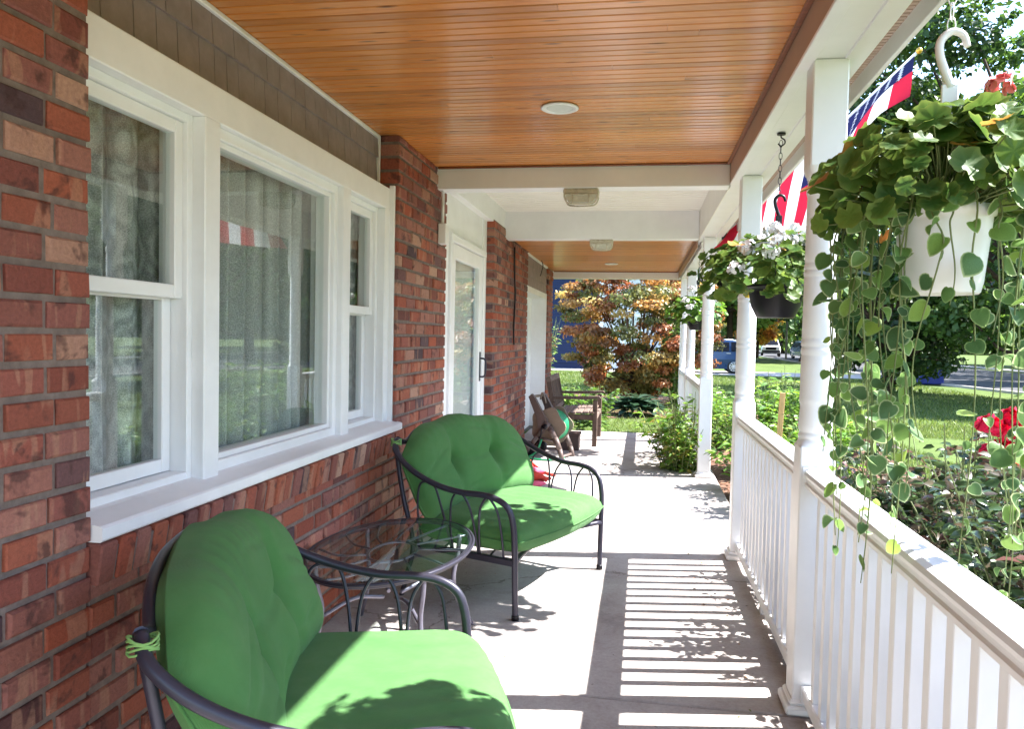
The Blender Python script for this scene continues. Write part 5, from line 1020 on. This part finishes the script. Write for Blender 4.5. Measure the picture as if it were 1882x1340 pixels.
def loft(secs, mat, name, parent, crown=0, mid=None):
    """secs: list of (x, zlow, zhigh, halfwidth_low, halfwidth_high)"""
    vs = []; fs = []
    for (x, z0, z1, w0, w1) in secs: zm = z0 + (z1 - z0)*.55; wm = w0*1.02 if mid is None else w0 + (w1 - w0)*mid; vs += [(x, -w0, z0), (x, -wm, zm), (x, -w1, z1 - .02), (x, -w1*.8, z1 + crown), (x, w1*.8, z1 + crown), (x, w1, z1 - .02), (x, wm, zm), (x, w0, z0)]
    for i in range(len(secs) - 1):
        for k in range(8): a = i*8 + k; b = i*8 + (k + 1) % 8; fs.append((a, b, b + 8, a + 8))
    fs += [tuple(range(7, -1, -1)), tuple(range((len(secs)-1)*8, len(secs)*8))]; return MB().add(vs, fs).build(name, mat, parent)
def wheel(o, x, y, r, side):
    t = MB().lathe([(r*.62, -.11), (r*.92, -.115), (r, -.08), (r, .08), (r*.92, .115), (r*.62, .11)], (x, y, r), 28, 'y').build('wheel', M['tyre'], o)
    b = MB().lathe([(r*.60, .112*side), (r*.66, .118*side), (r*.68, .10*side)], (x, y, r), 24, 'y', cap=False)
    for k in range(10): a = 2*PI*k/10; b.box((-.022, -.012, .03), (.022, .012, r*.63), Matrix.Translation((x, y + .112*side, r)) @ Matrix.Rotation(a, 4, 'Y'))
    b.lathe([(0, .128*side), (.05, .124*side), (.06, .10*side)], (x, y, r), 12, 'y', cap=False); b.build('rim', M['rim_'], t)
def suv(loc, rz, c, lab, group=None):
    o = empty('parked_car', (loc[0], loc[1], GZ + .014), rz, lab, 'car', group); m = carpaint('car_paint', c)
    loft([(-2.32, .45, .75, .72, .66), (-2.25, .28, .92, .84, .80), (-1.7, .24, 1.0, .90, .88), (-.9, .22, 1.05, .92, .89), (.4, .22, 1.07, .92, .89), (1.5, .24, 1.09, .92, .88), (2.15, .28, 1.06, .88, .84), (2.32, .40, .95, .80, .76)], m, 'body', o)
    loft([(-1.05, 1.02, 1.06, .84, .82), (-.45, 1.03, 1.52, .86, .66), (.1, 1.03, 1.64, .87, .66), (1.2, 1.05, 1.64, .87, .66), (1.95, 1.06, 1.52, .84, .64), (2.22, 1.02, 1.12, .80, .74)], m, 'cabin', o, .02, .45)
    for s in (-1, 1):
        for (xa, xb, xc, xd) in ((-.78, -.42, .28, .28), (.36, .36, 1.18, 1.18), (1.28, 1.28, 1.86, 1.62)):
            vs = [(xa, s*.885, 1.10), (xd if False else xc, s*.885, 1.10), (xd, s*.700, 1.54), (xb, s*.700, 1.54)]; vs = [Vector(v) + Vector((0, s*.012, 0)) for v in vs]; vs += [v - Vector((0, s*.03, 0)) for v in vs]; MB().add(vs, [(0,1,2,3), (4,5,6,7), (0,1,5,4), (1,2,6,5), (2,3,7,6), (3,0,4,7)]).build('side_window', M['tint'], o)
        for x in (-1.42, 1.42): wheel(o, x, s*.82, .345, s)
        MB().box((.0, s*.915 - .012, .98), (.20, s*.915 + .02, 1.01), ch=.004).build('door_handle', M['rim_'], o); MB().box((1.05, s*.915 - .012, .98), (1.25, s*.915 + .02, 1.01), ch=.004).build('door_handle', M['rim_'], o)
        MB().box((1.98, s*.72 - .12, .86), (2.28, s*.72 + .13, 1.02), ch=.02).build('tail_light', M['tail'], o); MB().box((-2.27, s*.66 - .14, .72), (-2.0, s*.66 + .16, .86), ch=.02).build('headlight', M['lamp'], o)
        MB().box((-.72, s*.98 - .08, 1.06), (-.58, s*.98 + .08, 1.18), ch=.02).build('mirror', m, o); MB().tube([(-.2, s*.62, 1.68), (1.6, s*.62, 1.66)], .018, 6).build('roof_rail', M['rim_'], o)
    vs = [(-1.0, -.74, 1.09), (-1.0, .74, 1.09), (-.48, .60, 1.53), (-.48, -.60, 1.53)]; vs = [Vector(v) + Vector((-.03, 0, .02)) for v in vs]; vs += [v + Vector((.03, 0, -.03)) for v in vs]; MB().add(vs, [(0,1,2,3), (4,5,6,7), (0,1,5,4), (1,2,6,5), (2,3,7,6), (3,0,4,7)]).build('windscreen', M['tint'], o)
    vs = [(2.17, -.66, 1.16), (2.17, .66, 1.16), (1.96, .56, 1.50), (1.96, -.56, 1.50)]; vs = [Vector(v) + Vector((.05, 0, .02)) for v in vs]; vs += [v + Vector((-.04, 0, -.02)) for v in vs]; MB().add(vs, [(0,1,2,3), (4,5,6,7), (0,1,5,4), (1,2,6,5), (2,3,7,6), (3,0,4,7)]).build('rear_window', M['tint'], o)
    MB().box((-2.34, -.55, .48), (-2.29, .55, .70), ch=.01).build('grille', M['black'], o); MB().box((2.28, -.75, .40), (2.36, .75, .56), ch=.02).build('bumper', M['black'], o); return o
suv((3.05, 39.5), 0, lin(24,56,96), 'blue sport utility vehicle parked side on in the neighbouring driveway')
suv((15.6, 77), math.radians(97), lin(46,84,120), 'blue car parked on the street beside the thick tree trunk')
suv((10.6, 88), math.radians(80), (.75,.75,.76), 'white car parked left of the pickup on the street')
def pickup(loc, rz, lab):
    o = empty('pickup_truck', (loc[0], loc[1], GZ + .014), rz, lab, 'truck'); m = carpaint('truck_paint', (.78,.78,.79))
    loft([(-2.75, .5, 1.0, .86, .80), (-2.6, .42, 1.12, .95, .90), (-1.3, .40, 1.18, .97, .93), (2.6, .42, 1.15, .97, .94), (2.75, .5, 1.1, .95, .92)], m, 'body', o)
    loft([(-1.35, 1.15, 1.2, .88, .86), (-.7, 1.15, 1.82, .90, .70), (.75, 1.15, 1.84, .90, .70), (.95, 1.15, 1.2, .88, .84)], m, 'cabin', o, .02, .45)
    for s in (-1, 1):
        for x in (-1.75, 1.8): wheel(o, x, s*.86, .40, s)
        MB().box((-2.77, s*.70 - .16, .86), (-2.60, s*.70 + .16, 1.06), ch=.02).build('headlight', M['lamp'], o); MB().box((-1.0, s*1.05 - .1, 1.2), (-.85, s*1.05 + .1, 1.42), ch=.02).build('mirror', M['black'], o)
        vs = [(-1.1, s*.90, 1.24), (.8, s*.90, 1.24), (.7, s*.74, 1.72), (-.68, s*.74, 1.72)]; vs = [Vector(v) + Vector((0, s*.02, 0)) for v in vs]; vs += [v - Vector((0, s*.03, 0)) for v in vs]; MB().add(vs, [(0,1,2,3), (4,5,6,7), (0,1,5,4), (1,2,6,5), (2,3,7,6), (3,0,4,7)]).build('side_window', M['tint'], o)
    vs = [(-1.36, -.78, 1.24), (-1.36, .78, 1.24), (-.76, .64, 1.76), (-.76, -.64, 1.76)]; vs = [Vector(v) + Vector((-.03, 0, .03)) for v in vs]; vs += [v + Vector((.04, 0, -.03)) for v in vs]; MB().add(vs, [(0,1,2,3), (4,5,6,7), (0,1,5,4), (1,2,6,5), (2,3,7,6), (3,0,4,7)]).build('windscreen', M['tint'], o)
    MB().box((-2.80, -.52, .72), (-2.72, .52, 1.02), ch=.02).build('grille', M['black'], o); MB().box((-2.88, -.92, .46), (-2.72, .92, .66), ch=.03).build('bumper', M['black'], o)
pickup((13.7, 86), math.radians(82), 'white pickup truck facing the camera down the street')
pb = MB().box((-.45, -.35, 0), (.45, .35, .62), ch=.03); pb.box((-.48, -.38, .60), (.48, .38, .70), ch=.03); pb = pb.build('recycling_bin', paint('blue_plastic', lin(24,44,130), .5, .06)); pb.location = (11.6, 33.6, GZ + .03); tag(pb, 'blue plastic bin at the kerb by the street', 'bin')
up = MB().tube([(0, 0, 0), (0, 0, 5.2)], .09, 10).build('utility_pole', paint('weathered_pole', lin(150,146,138), .8)); up.location = (13.0, 73, GZ); tag(up, 'slim grey pole by the street between pickup and thick tree', 'pole')

# dry leaf bits and petals blown onto the slab
n = 90; x = RNG.uniform(-1.3, .58, n); y = RNG.uniform(2.2, 9.0, n); k = RNG.random(n) < .55; x[k] = RNG.uniform(.30, .58, k.sum()); P = np.stack([x, y, np.full(n, .004)], 1)
V, T, C_ = scatter(LEAF4[0], LEAF4[1], P, frames(RNG.normal(size=(n, 3))*.25 + np.array((0, 0, 1.))), RNG.uniform(.008, .026, n), pal(n, [lin(120,84,56), lin(92,66,48), lin(160,124,80), lin(96,104,58)]))
o = link('leaf_litter', mesh_np('leaf_litter', V, T, C_), M['leaf_thick']); tag(o, 'small dry leaf bits scattered over the porch slab', 'leaves', kind='stuff')
